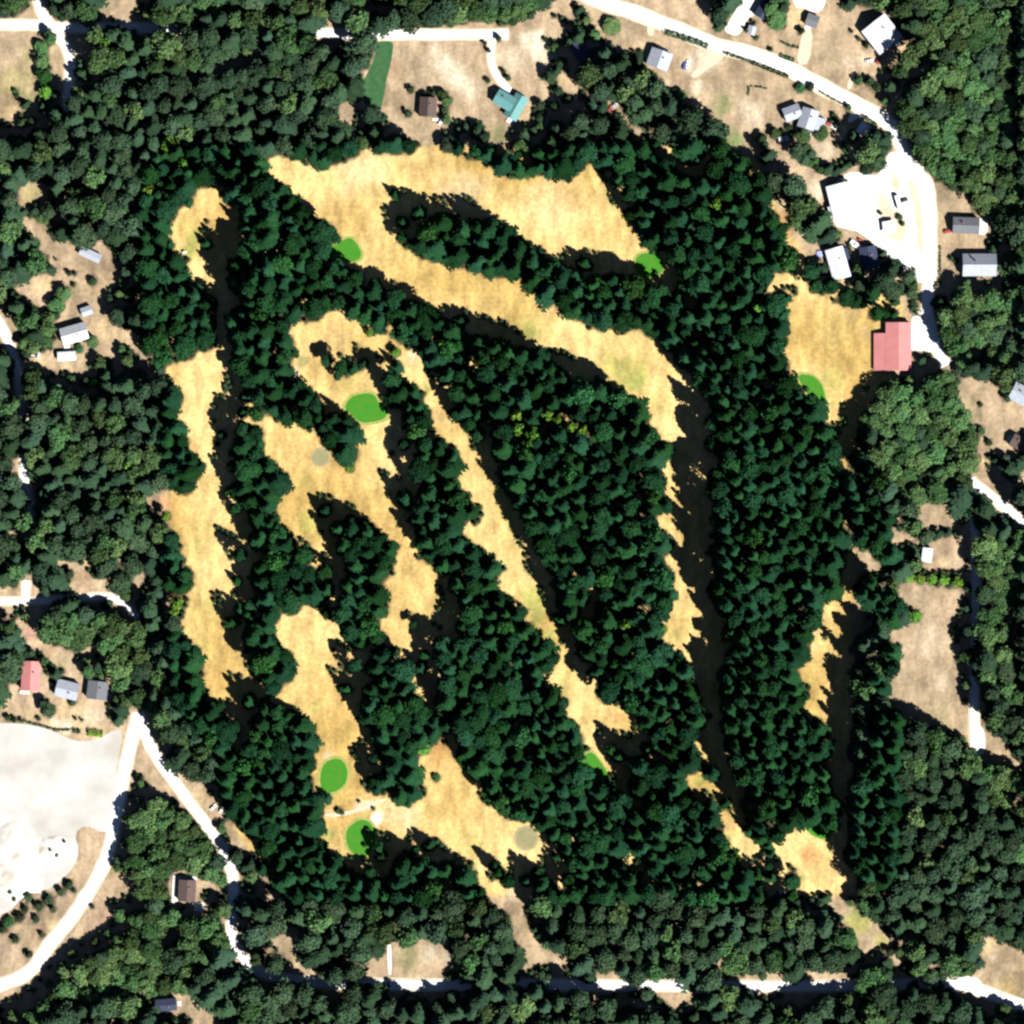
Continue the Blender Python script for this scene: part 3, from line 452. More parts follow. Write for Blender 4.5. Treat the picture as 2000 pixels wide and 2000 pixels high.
ROADS = [
 ('village road', 7.6, o("1040,-60 1115,-5 1200,25 1270,52 1350,85 1450,112 1560,168 1650,215 1690,245")),
 ('village road', 6.0, o("1690,245 1700,275 1720,310 1748,345 1755,400 1757,470 1752,530 1750,585 1762,640 1785,690")),
 ('north road', 5.4, o("-60,47 60,47 100,52 300,54 600,62 720,65 960,65")),
 ('northwest lane', 5.2, o("68,-60 74,10 100,55 130,100 130,170 124,220")),
 ('curved drive', 3.2, t(1,0,"1790,280 1775,360 1780,480 1830,590 1900,670")),
 ('west road', 4.8, o("-40,560 5,620 30,690 40,760 45,850 48,920 70,990")),
 ('west drive', 3.6, o("-60,1134 60,1134 150,1128 215,1128 260,1165")),
 ('west spur', 4.2, o("48,1134 50,1095")),
 ('quarry road', 6.6, o("262,1345 238,1440 222,1520 200,1620 150,1710 95,1780 45,1840 -60,1875")),
 ('southern lane', 5.4, o("262,1345 285,1410 340,1490 385,1550 425,1610 440,1665 438,1770 475,1825")),
 ('south road', 5.8, o("475,1825 560,1850 780,1858 1000,1858 1450,1861 1800,1857 1860,1872 2000,1925")),
 ('east road', 4.6, o("1832,900 1840,1000 1842,1150 1838,1330 1840,1420")),
 ('east drive', 5.0, o("1835,910 1880,945 1990,1030")),
]
for nm, wd, pts in ROADS: block_line(pts, wd+1)
LOTS = {
 'gravel_yard': [t(3,0,"560,1330 640,1290 760,1320 840,1325 900,1160 980,1140 1040,1200 1100,1280 1230,1380 1250,1800 1260,1932 1280,2132 1100,2132 1020,2012 860,1890 690,1750 600,1730 490,1700 500,1560 480,1400"),
                 t(3,1,"1075,480 1120,440 1190,500 1180,560 1260,660 1280,740 1150,705 1075,745")],
 'drive': [t(2,0,"1640,260 1600,220 1640,160 1700,60 1780,-100 1890,-100 1870,60 1830,120 1780,130 1720,270"), t(1,1,"0,0 1,0 1,1"),
           t(3,0,"600,890 680,810 720,850 640,920 610,930"), t(1,3,"990,1290 1020,1310 1025,1560 995,1560"), t(1,0,"1850,640 1930,650 1925,700 1870,720"),
           t(3,3,"1340,1600 1580,1560 1620,1690 1600,1740 1500,1680 1360,1680"), t(3,0,"170,-120 430,-120 440,10 400,90 330,90 280,60 200,60"), t(3,2,"1520,1590 1590,1600 1640,1660 1640,1830 1560,1830")],
 'dirt_track': [t(3,0,"270,200 340,210 320,480 210,490 240,330"), t(3,0,"660,560 640,640 620,680 590,660 650,500"), t(1,1,"0,0 1,0 1,1"), t(2,0,"1020,190 1080,190 1070,280 1020,260"), t(2,0,"1500,380 1600,380 1590,450 1450,540 1380,600 1340,560 1450,480")],
 'quarry_floor': [t(0,2,"-300,1600 80,1590 250,1610 400,1650 560,1730 700,1730 870,1640 930,1650 900,1830 880,1932 860,2200 840,2380 790,2430 650,2360 560,2420 600,2560 560,2680 440,2800 350,2860 200,2850 160,2920 60,3030 -300,3110")],
}
for g_ in LOTS.values():
    for p_ in g_:
        if len(p_) > 3: fill(BLOCK, p_)
LANES = [   # tree-free lanes that lie wholly in the shade of the tall stands east of them
 o("1262,690 1310,690 1345,780 1352,1000 1350,1150 1372,1300 1388,1450 1425,1560 1400,1570 1362,1500 1318,1380 1288,1250 1280,1130 1265,1000 1255,900 1265,800"),
 o("1578,880 1610,960 1625,1050 1625,1300 1612,1600 1590,1640 1570,1600 1545,1420 1550,1250 1570,1100 1580,1000"),
 o("400,330 440,330 450,420 440,560 430,680 395,640 390,520 395,400"),
]
for p_ in LANES: fill(BLOCK, p_)
for hx, hy, hr in ((1754,677,50),(836,210,24),(992,200,32),(1133,100,26),(1288,117,30),(1492,20,22),(1468,60,12),(1586,41,18),(1722,68,40),(1547,221,20),(1580,233,30),(1686,253,14),(1643,392,38),(1886,441,30),(1912,518,38),(1636,515,34),(1697,505,28),(1675,481,14),(1995,772,28),(1990,866,24),(146,652,28),(131,696,18),(170,608,14),(177,498,20),(61,1320,30),(132,1347,24),(191,1348,26),(366,1739,30),(325,1962,22),(1810,1084,16),(1527,1744,8),(1530,1757,10),(1336,1814,8),(1525,273,6),(1536,271,6)):
    c_ = [(hx+hr*math.cos(k*.5236), hy+hr*math.sin(k*.5236)) for k in range(12)]; fill(BLOCK, c_)
NOPEN = ~OPENM
SHADY = np.zeros((NR, NR), bool)      # gaps inside the stands, free of tall trees
for p_ in (t(1,2,"430,130 560,0 640,60 660,350 700,500 660,700 610,850 500,700 430,560 440,300"), t(1,2,"640,950 860,880 1000,1000 900,1200 850,1450 790,1900 740,1600 640,1350 560,1150 530,950"),
           t(1,2,"1190,1000 1360,900 1420,1250 1430,1500 1560,1650 1520,1820 1400,1700 1310,1430 1230,1250"), t(1,1,"960,1330 1200,1350 1180,1600 1250,1932 1100,1950 1000,1600"),
           t(1,0,"960,1400 1350,1450 1650,1560 1400,1640 1250,1700 1130,1850 960,1600"), t(1,1,"880,900 1010,950 1130,1150 1150,1300 1020,1300"), t(1,1,"400,1180 480,1250 640,1600 560,1500 400,1350"),
           t(1,3,"780,430 1050,450 1250,560 1350,650 1100,700 850,650"), t(1,2,"-90,40 30,200 40,500 -20,900 60,1200 -60,1200 -90,700 -130,300"), t(1,1,"1400,1380 1700,1400 1620,1500"),
           t(1,3,"-200,-400 -60,-450 0,-250 -100,0 -180,-100"), t(2,1,"0,350 200,560 500,800 430,820 200,700 0,480"), t(2,2,"200,700 420,760 640,1250 520,1200 380,1000"), t(2,0,"600,1280 780,1300 850,1600 960,1800 860,1650 740,1560"),
           o("420,600 450,640 460,700 430,700"), o("900,740 960,800 920,860 900,900 870,820"), o("1000,1380 1030,1440 1010,1480 960,1400")): fill(SHADY, p_)
def lattice(s, seed):
    g = np.random.default_rng(seed); T = g.random((256, 256)); u, v = xx*CELL/s, yy*CELL/s
    i, j = u.astype(int), v.astype(int); fu, fv = u-i, v-j; fu = fu*fu*(3-2*fu); fv = fv*fv*(3-2*fv)
    return (T[i, j]*(1-fu)+T[i+1, j]*fu)*(1-fv)+(T[i, j+1]*(1-fu)+T[i+1, j+1]*fu)*fv
NZ = .7*lattice(13, 3)+.3*lattice(30, 4); NZ = np.clip((NZ-.2)/.6, 0, 1)     # how well the trees grow from place to place
def classpass(key_fn, h, r, zone, fac, tol, only_uncovered=False, jitter=.12, cone=.8, seed=0):
    g = np.random.default_rng(seed)
    fp = footprint(h, r, cone); viol = np.zeros((NR, NR), np.int16)
    for dx, dy in fp: viol += shifted(OPENM, dx, dy)
    feas = (viol <= tol*len(fp)) & zone & NOPEN & ~BLOCK
    if not only_uncovered: feas &= ~SHADY
    if only_uncovered:
        feas &= ~COVER
        if r < 3.5:
            d_ = 1.2; big = COVER.copy()
            for sx, sy in ((d_,0),(-d_,0),(0,d_),(0,-d_)): big |= shifted(COVER, sx, sy)
            feas &= ~(big & COURSEM)
    # hug the edges first: a cell is an edge cell when a neighbour 1.2 m away is not feasible
    edge = feas & ~(shifted(feas, 1.2, 0) & shifted(feas, -1.2, 0) & shifted(feas, 0, 1.2) & shifted(feas, 0, -1.2))
    n0 = len(TREES)
    for msk, lim in ((edge, None), (feas, 160000)):
        rr, cc = np.nonzero(msk); idx = g.permutation(len(rr))
        if lim: idx = idx[:lim]
        for k in idx:
            if only_uncovered and COVER[rr[k], cc[k]]: continue
            x = (cc[k]+.5)*CELL-HALF; y = HALF-(rr[k]+.5)*CELL
            q = 1+g.uniform(-jitter, jitter)
            if near(x, y, r*q, fac): continue
            if h > 16:
                nz = NZ[rr[k], cc[k]]
                if nz < .17 and not only_uncovered and msk is feas and seed != 21: continue
            key = key_fn(x, y, g, rr[k], cc[k])
            put_tree(x, y, h*((.66+.42*NZ[rr[k], cc[k]])*(1+g.uniform(-.12, .04)) if h > 16 and seed != 21 and msk is feas else (1+g.uniform(-.10, .04))), r*q, key)
    return len(TREES)-n0
ALL = np.ones((NR, NR), bool); OUT = ~COURSEM
def k_course(x, y, g, a, b_): return 'leaf_course' if g.random() < .04 else 'fir'
def k_out(x, y, g, a, b_):
    if COURSEM[a, b_]: return 'fir'
    if LEAFM[a, b_]: return 'leaf' if g.random() < .85 else 'pine'
    q = g.random(); return 'fir_out' if q < .42 else ('pine' if q < .8 else 'leaf')
log = []
LN = np.zeros((NR, NR), bool)
for p_ in LANES: fill(LN, p_)
NEARL = np.zeros((NR, NR), bool)
for d_ in range(2, 22, 2): NEARL |= shifted(LN, -d_, 0) | shifted(LN, -d_, d_*.7)
log.append(classpass(k_course, 47, 6.2, NEARL & ~LN, .56, .012, seed=21, jitter=.12, cone=.5))
EASTM = fill(np.zeros((NR, NR), bool), o('880,560 1130,640 1260,640 1260,280 1720,280 1720,1720 1180,1720 1200,1500 1000,1060'))
log.append(classpass(k_course, 37, 6.9, COURSEM & EASTM, .61, .008, seed=22, jitter=.3, cone=.6))
log.append(classpass(k_course, 30, 6.5, COURSEM & ~EASTM, .61, .008, seed=1, jitter=.28, cone=.6))
log.append(classpass(k_out, 27, 7.3, OUT & ~LEAFM, .62, .02, seed=2, cone=.5, jitter=.25))
log.append(classpass(k_out, 18, 6.9, OUT & LEAFM, .60, .02, seed=3, cone=.4, jitter=.25))
log.append(classpass(k_course, 23, 4.8, COURSEM, .64, .02, True, seed=4))
log.append(classpass(k_out, 16, 5.2, OUT, .66, .02, True, seed=5, cone=.5))
log.append(classpass(k_course, 16, 3.8, COURSEM, .7, .03, True, seed=6))
log.append(classpass(k_out, 11, 3.9, OUT, .72, .03, True, seed=7, cone=.5))
log.append(classpass(k_course, 11, 2.9, COURSEM, .78, .04, True, seed=8))
log.append(classpass(k_out, 7, 2.6, OUT, .8, .05, True, seed=9, cone=.5))
log.append(classpass(lambda x, y, g, a, b_: 'bush', 3.2, 1.7, ALL, .85, .08, True, seed=10, cone=.5))
print('placed', log, 'total', len(TREES), 'uncovered', float((~COVER & NOPEN).mean()), 'shaded open', float((COVER & OPENM).sum()/OPENM.sum()))
# ---------------------------------------------------------------- ground sheets
def blur(a, n):
    for _ in range(n): a = (a+np.roll(a, 1, 0)+np.roll(a, -1, 0)+np.roll(a, 1, 1)+np.roll(a, -1, 1))/5.0
    return a
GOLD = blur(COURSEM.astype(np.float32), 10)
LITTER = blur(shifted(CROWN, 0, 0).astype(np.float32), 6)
def noise2(x, y, s, seed):
    g = np.random.default_rng(seed); T = g.random((256, 256)).astype(np.float32)
    u, v = x/s+1000, y/s+1000; i, j = np.floor(u).astype(int), np.floor(v).astype(int); fu, fv = u-i, v-j
    fu = fu*fu*(3-2*fu); fv = fv*fv*(3-2*fv)
    g_ = lambda a, b_: T[a % 256, b_ % 256]
    return (g_(i, j)*(1-fu)+g_(i+1, j)*fu)*(1-fv)+(g_(i, j+1)*(1-fu)+g_(i+1, j+1)*fu)*fv
# soil and grass patches: x, y, radius (survey units), colour, strength
OLV = (.30,.30,.085); GRN = (.10,.22,.05); BRN = (.36,.19,.07); PAL = (.60,.53,.40); SAND = (.62,.46,.24); DRY = (.25,.20,.13); MID = (.17,.19,.08); WHT = (.75,.72,.66)
PATCH = [(1225,735,45,OLV,.75),(1240,750,25,GRN,.3),(1185,715,30,OLV,.5),(1290,790,25,OLV,.4),(1040,650,22,GRN,.45),(1030,635,30,OLV,.5),
 (1000,1000,34,OLV,.8),(985,960,30,OLV,.7),(1010,1050,30,OLV,.5),(1040,1165,30,OLV,.9),(1050,1210,20,GRN,.5),(1075,1240,20,OLV,.8),(1105,1330,28,OLV,.4),
 (1210,1405,17,BRN,.75),(862,1460,28,BRN,.85),(850,1490,24,BRN,.6),(905,1370,20,OLV,.2),(945,700,12,OLV,.6),(970,790,22,OLV,.4),(905,745,12,OLV,.5),
 (380,462,22,OLV,.9),(360,440,22,(.42,.30,.09),.6),(370,490,16,OLV,.9),(590,705,14,MID,.75),(572,690,16,OLV,.5),(655,665,30,(.42,.31,.15),.5),(600,680,20,(.40,.28,.14),.4),
 (720,745,40,(.40,.29,.12),.5),(680,745,26,OLV,.35),(695,765,18,BRN,.35),(830,700,10,PAL,.8),(805,695,14,PAL,.5),(835,760,12,OLV,.7),(575,730,14,PAL,.6),(560,650,12,PAL,.4),
 (600,1010,24,OLV,.55),(605,1030,20,OLV,.5),(600,940,20,OLV,.3),(620,1380,18,OLV,.5),(610,1300,22,OLV,.35),(640,1480,14,PAL,.45),(770,930,30,(.45,.34,.15),.35),
 (400,1040,28,OLV,.35),(410,1190,30,OLV,.4),(395,1260,26,OLV,.35),(385,1070,24,OLV,.35),(318,975,14,(.48,.22,.10),.9),(330,990,12,BRN,.5),(375,880,16,BRN,.3),
 (640,1630,20,OLV,.9),(715,1598,16,OLV,.4),(735,1600,13,WHT,1),(725,1572,14,PAL,.8),(700,1575,14,PAL,.6),(640,1590,14,SAND,.5),(780,1590,40,PAL,.3),(930,1650,30,OLV,.5),(900,1630,20,OLV,.3),
 (1590,1670,26,BRN,.45),(1575,1665,18,(.42,.2,.07),.6),(1610,1690,22,(.4,.26,.1),.5),(1600,1720,18,OLV,.4),(1570,1715,12,GRN,.6),(1680,1800,28,OLV,.8),(1670,1780,14,GRN,.4),(1720,1840,16,OLV,.6),
 (1365,1525,16,OLV,.8),(1385,1550,14,OLV,.5),(1420,1640,14,OLV,.8),(1435,1660,12,OLV,.6),(1320,1240,20,OLV,.5),(1290,1310,12,OLV,.3),(1580,1330,16,OLV,.4),(1590,1400,16,OLV,.5),
 (1640,640,40,(.36,.27,.1),.6),(1610,660,28,(.38,.29,.11),.6),(1625,740,30,OLV,.6),(1610,790,24,OLV,.6),(1580,760,12,OLV,.5),(1700,650,26,DRY,.35),(1660,610,22,DRY,.25),(1520,430,20,(.42,.25,.08),.7),(1535,450,16,(.42,.25,.08),.6),
 (700,330,60,PAL,.25),(1080,400,70,PAL,.15),(1020,470,60,OLV,.2),(900,370,50,PAL,.3),(660,420,40,(.40,.29,.13),.3),(860,320,34,(.40,.29,.13),.35),(1120,390,30,BRN,.25),(950,400,30,(.38,.27,.11),.3),(780,440,50,OLV,.15),
 # village and yards
 (800,120,34,DRY,.7),(830,150,28,DRY,.6),(770,130,20,(.30,.20,.12),.6),(780,100,22,DRY,.4),(880,130,30,PAL,.7),(850,110,24,PAL,.4),(910,170,30,PAL,.6),(920,240,18,DRY,.5),(975,260,22,MID,.8),(985,275,14,GRN,.4),(830,270,24,DRY,.4),(1000,110,34,PAL,.4),(1040,80,30,PAL,.8),(1060,110,24,PAL,.6),(1090,160,20,SAND,.5),
 (1220,40,30,DRY,.7),(1250,60,26,DRY,.6),(1180,30,24,DRY,.6),(1200,60,24,DRY,.5),(1430,180,40,DRY,.5),(1410,210,28,MID,.7),(1425,265,24,MID,.8),(1440,275,14,GRN,.45),(1395,160,24,DRY,.4),(1360,170,16,PAL,.6),(1350,130,22,PAL,.5),(1380,110,30,PAL,.6),(1470,220,30,PAL,.5),(1480,140,34,DRY,.35),
 (1620,110,34,DRY,.75),(1640,60,26,DRY,.5),(1600,80,22,DRY,.4),(1625,150,26,DRY,.6),(1690,160,24,(.33,.24,.15),.6),(1555,30,30,SAND,.7),(1700,40,20,DRY,.6),(1765,85,20,SAND,.6),(1740,120,18,SAND,.6),(1690,120,14,PAL,.8),(1660,120,14,PAL,.4),
 (1830,370,24,DRY,.7),(1850,390,22,DRY,.6),(1870,400,20,(.33,.24,.15),.4),(1850,430,14,SAND,.4),(1600,370,20,PAL,.6),(1610,290,20,PAL,.3),(1755,430,16,DRY,.8),(1760,455,13,DRY,.9),(1755,470,10,DRY,.8),
 (1880,760,24,DRY,.4),(1900,800,24,MID,.3),(1920,850,24,DRY,.7),(1900,870,18,(.3,.2,.13),.6),(1920,900,14,SAND,.5),(1840,770,60,(0,0,0),0),
 (1790,1020,30,(.33,.25,.16),.6),(1850,1070,20,(.28,.2,.13),.8),(1840,1100,12,SAND,.7),(1800,1160,34,DRY,.4),(1790,1200,40,DRY,.5),(1820,1260,40,PAL,.2),(1770,1340,36,DRY,.55),(1780,1300,26,DRY,.3),(1830,1390,30,MID,.25),(1850,1430,20,OLV,.35),(1840,1330,30,PAL,.25),(1900,1440,18,SAND,.4),(1960,1480,30,SAND,.3),
 (1930,1850,26,SAND,.4),(1960,1900,34,DRY,.5),(1970,1930,24,(.36,.26,.1),.6),(1940,1870,16,PAL,.4),
 (860,1850,30,DRY,.5),(840,1870,20,PAL,.4),(795,1870,30,MID,.6),(880,1870,14,PAL,.6),(850,1890,20,(.36,.25,.16),.4),(560,1830,16,DRY,.5),(1000,1750,16,PAL,.5),(1040,1820,20,SAND,.4),(1080,1860,20,DRY,.4),
 (20,90,40,DRY,.5),(60,130,30,DRY,.5),(30,170,40,OLV,.35),(60,190,20,MID,.4),(20,220,24,SAND,.3),(70,100,30,OLV,.3),(60,380,20,OLV,.5),(110,80,10,DRY,.3),(230,20,30,DRY,.3),
 (100,470,40,DRY,.4),(140,510,40,(.30,.22,.14),.5),(180,540,30,(.30,.22,.14),.5),(90,560,30,SAND,.4),(150,570,20,MID,.3),(170,590,30,(.30,.22,.14),.4),(200,640,24,SAND,.4),(75,710,20,SAND,.6),(230,650,18,SAND,.3),
 (130,1130,20,OLV,.3),(170,1120,24,(.33,.22,.14),.5),(110,1220,24,(.30,.17,.12),.6),(60,1240,16,(.32,.16,.13),.7),(100,1265,20,(.30,.2,.12),.5),(125,1297,14,MID,.5),(30,1380,26,(.33,.24,.15),.5),(60,1400,20,SAND,.3),(140,1400,40,SAND,.4),(130,1420,14,PAL,1),(180,1400,24,PAL,.4),(110,1412,12,PAL,.8),(200,1440,24,SAND,.6),
 (225,1735,24,(.28,.2,.13),.6),(210,1790,34,(.30,.2,.14),.7),(180,1830,24,(.30,.2,.14),.6),(230,1700,24,(.22,.18,.08),.7),(380,1790,20,SAND,.2),(395,1560,30,SAND,.2),(430,1620,20,(.36,.27,.16),.4),(110,1810,20,SAND,.6),(80,1815,20,(.26,.17,.11),.7),(130,1760,30,(.3,.22,.15),.4),(420,1910,20,(.36,.23,.13),.6),(390,1940,30,DRY,.4),(20,1860,30,(.3,.23,.16),.6),(60,1790,60,(.25,.19,.13),.45),(90,1745,40,(.3,.24,.17),.5),
]
def albedo(X, Y):
    """ground reflectance from land use, patches and broad mottling; X, Y metres"""
    r_ = np.clip(((HALF-Y)/CELL).astype(int), 0, NR-1); c_ = np.clip(((X+HALF)/CELL).astype(int), 0, NR-1)
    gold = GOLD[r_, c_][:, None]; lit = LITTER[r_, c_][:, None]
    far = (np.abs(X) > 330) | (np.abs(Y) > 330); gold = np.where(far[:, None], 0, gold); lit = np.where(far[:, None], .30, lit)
    n1 = noise2(X, Y, 34, 1)[:, None]; n2 = noise2(X, Y, 11, 2)[:, None]; n3 = noise2(X, Y, 4.5, 3)[:, None]
    A = np.array
    out = A((.40,.30,.195))*(1-n1*.8)+A((.31,.235,.145))*n1*.8
    out = out*(1-.30*(n2 > .62)*n1)
    k1 = np.clip((n1-.3)*1.8, 0, 1); k2 = np.clip((n2-.45)*2.2, 0, 1)
    gd = A((.64,.46,.195))*(1-k1)+A((.44,.295,.10))*k1
    gd = gd*(1-k2*.35)+A((.33,.25,.08))*k2*.35
    gd = gd*(1.05-.14*n3)
    out = out*(.88+.24*n3)
    col = out*(1-gold)+gd*gold
    px, py = X/U+1000, 1000-Y/U
    for (a, b_, rad, c, st) in PATCH:
        d = np.hypot(px-a, py-b_)+(n3[:, 0]-.5)*rad*.5+(n2[:, 0]-.5)*rad*.5
        k = np.clip(1.25-d/rad, 0, 1); k = (k*k*(3-2*k)*st)[:, None]; col = col*(1-k)+A(c)*k
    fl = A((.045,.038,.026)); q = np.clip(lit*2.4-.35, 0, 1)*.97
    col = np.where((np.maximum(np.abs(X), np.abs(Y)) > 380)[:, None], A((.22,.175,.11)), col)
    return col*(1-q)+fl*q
def ground_mat(name):
    m = bpy.data.materials.new(name); m.use_nodes = True; nt = m.node_tree; b = nt.nodes['Principled BSDF']
    b.inputs['Roughness'].default_value = 1; b.inputs['Specular IOR Level'].default_value = 0
    at = nt.nodes.new('ShaderNodeAttribute'); at.attribute_name = 'reflectance'
    tc = nt.nodes.new('ShaderNodeTexCoord'); mp = nt.nodes.new('ShaderNodeMapping'); mp.inputs['Scale'].default_value = (1, .45, 1); mp.inputs['Rotation'].default_value = (0, 0, R(-70))
    nt.links.new(tc.outputs['Object'], mp.inputs[0])
    last = at.outputs['Color']
    for sc_, amt, vec in ((.45, .22, tc.outputs['Object']), (.16, .32, mp.outputs[0]), (1.4, .14, tc.outputs['Object'])):
        n = nt.nodes.new('ShaderNodeTexNoise'); n.inputs['Scale'].default_value = sc_; n.inputs['Detail'].default_value = 4; nt.links.new(vec, n.inputs['Vector'])
        mr = nt.nodes.new('ShaderNodeMapRange'); mr.inputs['From Min'].default_value = .3; mr.inputs['From Max'].default_value = .7
        mr.inputs['To Min'].default_value = 1-amt; mr.inputs['To Max'].default_value = 1+amt*.7; nt.links.new(n.outputs['Fac'], mr.inputs['Value'])
        mx = nt.nodes.new('ShaderNodeVectorMath'); mx.operation = 'SCALE'; nt.links.new(last, mx.inputs[0]); nt.links.new(mr.outputs[0], mx.inputs['Scale']); last = mx.outputs[0]
    nt.links.new(last, b.inputs['Base Color']); return m
GM = ground_mat('dry_grass_and_soil')
def sheet(name, xs, ys, z, keep=None):
    nx, ny = len(xs), len(ys); X, Y = np.meshgrid(xs, ys); X = X.ravel(); Y = Y.ravel()
    i, j = np.meshgrid(np.arange(nx-1), np.arange(ny-1)); i = i.ravel(); j = j.ravel()
    F = np.stack([j*nx+i, j*nx+i+1, (j+1)*nx+i+1, (j+1)*nx+i], 1)
    if keep is not None:
        cx = (X[F[:,0]]+X[F[:,2]])/2; cy_ = (Y[F[:,0]]+Y[F[:,2]])/2
        F = F[keep[np.clip(((HALF-cy_)/CELL).astype(int), 0, NR-1), np.clip(((cx+HALF)/CELL).astype(int), 0, NR-1)]]
        used = np.unique(F); rm = np.zeros(nx*ny, int); rm[used] = np.arange(len(used)); F = rm[F]; X, Y = X[used], Y[used]
    n = len(X); me = bpy.data.meshes.new(name); me.vertices.add(n)
    me.vertices.foreach_set('co', np.stack([X, Y, np.full(n, z)], 1).astype(np.float32).ravel())
    me.loops.add(F.size); me.loops.foreach_set('vertex_index', F.ravel().astype(np.int32))
    me.polygons.add(len(F)); me.polygons.foreach_set('loop_start', np.arange(0, F.size, 4, dtype=np.int32)); me.update(calc_edges=True)
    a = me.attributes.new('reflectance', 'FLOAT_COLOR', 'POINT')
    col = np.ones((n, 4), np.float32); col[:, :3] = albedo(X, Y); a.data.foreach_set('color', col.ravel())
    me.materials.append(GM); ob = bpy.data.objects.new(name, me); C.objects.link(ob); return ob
gx = np.concatenate([[-4000, -2000, -1000, -600, -450], np.arange(-344, 344.1, 2.0), [450, 600, 1000, 2000, 4000]])
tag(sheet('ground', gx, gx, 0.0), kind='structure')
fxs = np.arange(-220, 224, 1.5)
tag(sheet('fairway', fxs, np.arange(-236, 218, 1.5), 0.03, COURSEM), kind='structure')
# sheets cut from outlines
from mathutils.geometry import tessellate_polygon
def smooth(poly, n=2):
    for _ in range(n):
        q = []
        for a, b_ in zip(poly, poly[1:]+poly[:1]):
            q += [(a[0]*.75+b_[0]*.25, a[1]*.75+b_[1]*.25), (a[0]*.25+b_[0]*.75, a[1]*.25+b_[1]*.75)]
        poly = q
    return poly
def flat(name, polys, z, m, sm=2, survey=True):
    b = MB()
    for p in polys:
        p = smooth(p, sm) if sm else p
        if survey: p = [W(q) for q in p]
        vs_ = [Vector((x, y, z)) for x, y in p]
        tri = tessellate_polygon([vs_])
        b.add([tuple(v) for v in vs_], [f if (vs_[f[1]]-vs_[f[0]]).cross(vs_[f[2]]-vs_[f[0]]).z > 0 else f[::-1] for f in tri])
    return b.build(name, m)
M['gravel'] = mat('white_gravel', (.70,.69,.66), nscale=.08, col2=(.60,.585,.545), rough=1, spec=0)
M['road'] = mat('pale_gravel_road', (.74,.73,.72), nscale=.15, col2=(.62,.61,.60), rough=1, spec=0)
M['quarry'] = mat('crushed_rock', (.49,.485,.465), nscale=.045, col2=(.37,.35,.315), rough=1, spec=0)
M['track'] = mat('packed_dirt', (.55,.47,.35), nscale=.15, col2=(.47,.39,.28), rough=1, spec=0)
M['green'] = mat('putting_turf', (.034,.185,.016), nscale=.3, col2=(.060,.175,.022), rough=1, spec=0)
M['collar'] = mat('collar_turf', (.19,.25,.065), nscale=.5, col2=(.34,.29,.10), rough=1, spec=0)
M['shrubby'] = mat('green_hay', (.045,.115,.045), nscale=.3, col2=(.03,.085,.035), rough=1, spec=0)
M['tee'] = mat('mown_ring', (.24,.22,.12), nscale=.3, col2=(.2,.2,.1), rough=1, spec=0)
M['tee2'] = mat('mown_ring_edge', (.33,.26,.14), nscale=.3, rough=1, spec=0)
M['rock'] = mat('white_rock', (.68,.67,.64), nscale=.12, col2=(.42,.38,.32), rough=1, spec=0)
for lab, g_ in GREENS:
    cx_ = sum(p[0] for p in g_)/len(g_); cy__ = sum(p[1] for p in g_)/len(g_)
    tag(flat('green_collar', [[(cx_+(p[0]-cx_)*1.1, cy__+(p[1]-cy__)*1.1) for p in g_]], .05, M['collar']), kind='structure')
    g_ = [(cx_+(p[0]-cx_)*.93, cy__+(p[1]-cy__)*.93) for p in g_]; tag(flat('putting_green', [g_], .06, M['green']), kind='structure')['label'] = lab
tag(flat('hay_strip', [t(1,0,"900,310 1040,305 1030,400 1020,470 985,600 970,700 940,830 900,860 820,800 800,700 790,640 860,520 900,420")], .04, M['shrubby']), kind='structure')
for (a, b_, r0_) in ((626, 893, 16), (1028, 1637, 20)):
    circ = lambda q: [(a+q*math.cos(k*.2618), b_+q*math.sin(k*.2618)) for k in range(24)]
    tag(flat('tee_ring', [circ(r0_*1.25)], .05, M['tee2'], 0), kind='structure'); tag(flat('tee', [circ(r0_)], .07, M['tee'], 0), kind='structure')
tag(flat('cart_track', [t(1,3,"490,345 700,330 800,285 960,225 1000,245 860,290 730,350 560,375")], .06, M['track']), kind='structure')
for nm, z_, m_ in (('gravel_yard', .07, 'gravel'), ('drive', .09, 'gravel'), ('dirt_track', .05, 'track'), ('quarry_floor', .07, 'quarry')):
    for p_ in LOTS[nm]:
        if len(p_) > 3: tag(flat(nm, [p_], z_, M[m_], 1), kind='structure')
tag(flat('gravel_island', [t(3,0,"830,1460 880,1440 940,1600 1000,1580 1050,1700 1040,1790 990,1830 900,1790 870,1700 830,1580"), t(3,0,"930,1300 980,1310 1000,1440 930,1420"), t(3,0,"1040,1330 1120,1380 1160,1560 1180,1900 1130,1900 1110,1600")], .10, M['track'], 1), kind='structure')
def ribbon(pts, wd):
    P = [Vector(W(p)) for p in pts]; Q = []
    for k in range(len(P)-1):
        p0 = P[max(0, k-1)]; p1, p2 = P[k], P[k+1]; p3 = P[min(len(P)-1, k+2)]
        for s in range(6):
            u = s/6.0; Q.append(.5*((2*p1)+(-p0+p2)*u+(2*p0-5*p1+4*p2-p3)*u*u+(-p0+3*p1-3*p2+p3)*u**3))
    Q.append(P[-1]); g = random.Random(len(pts)); V = []; F = []
    for k, q in enumerate(Q):
        d = (Q[min(len(Q)-1, k+1)]-Q[max(0, k-1)]).normalized(); n = Vector((-d.y, d.x)); hw = wd/2*(1+g.uniform(-.07, .07))
        V += [q+n*hw, q-n*hw]
        if k: F.append((2*k-2, 2*k-1, 2*k+1, 2*k))
    return V, F
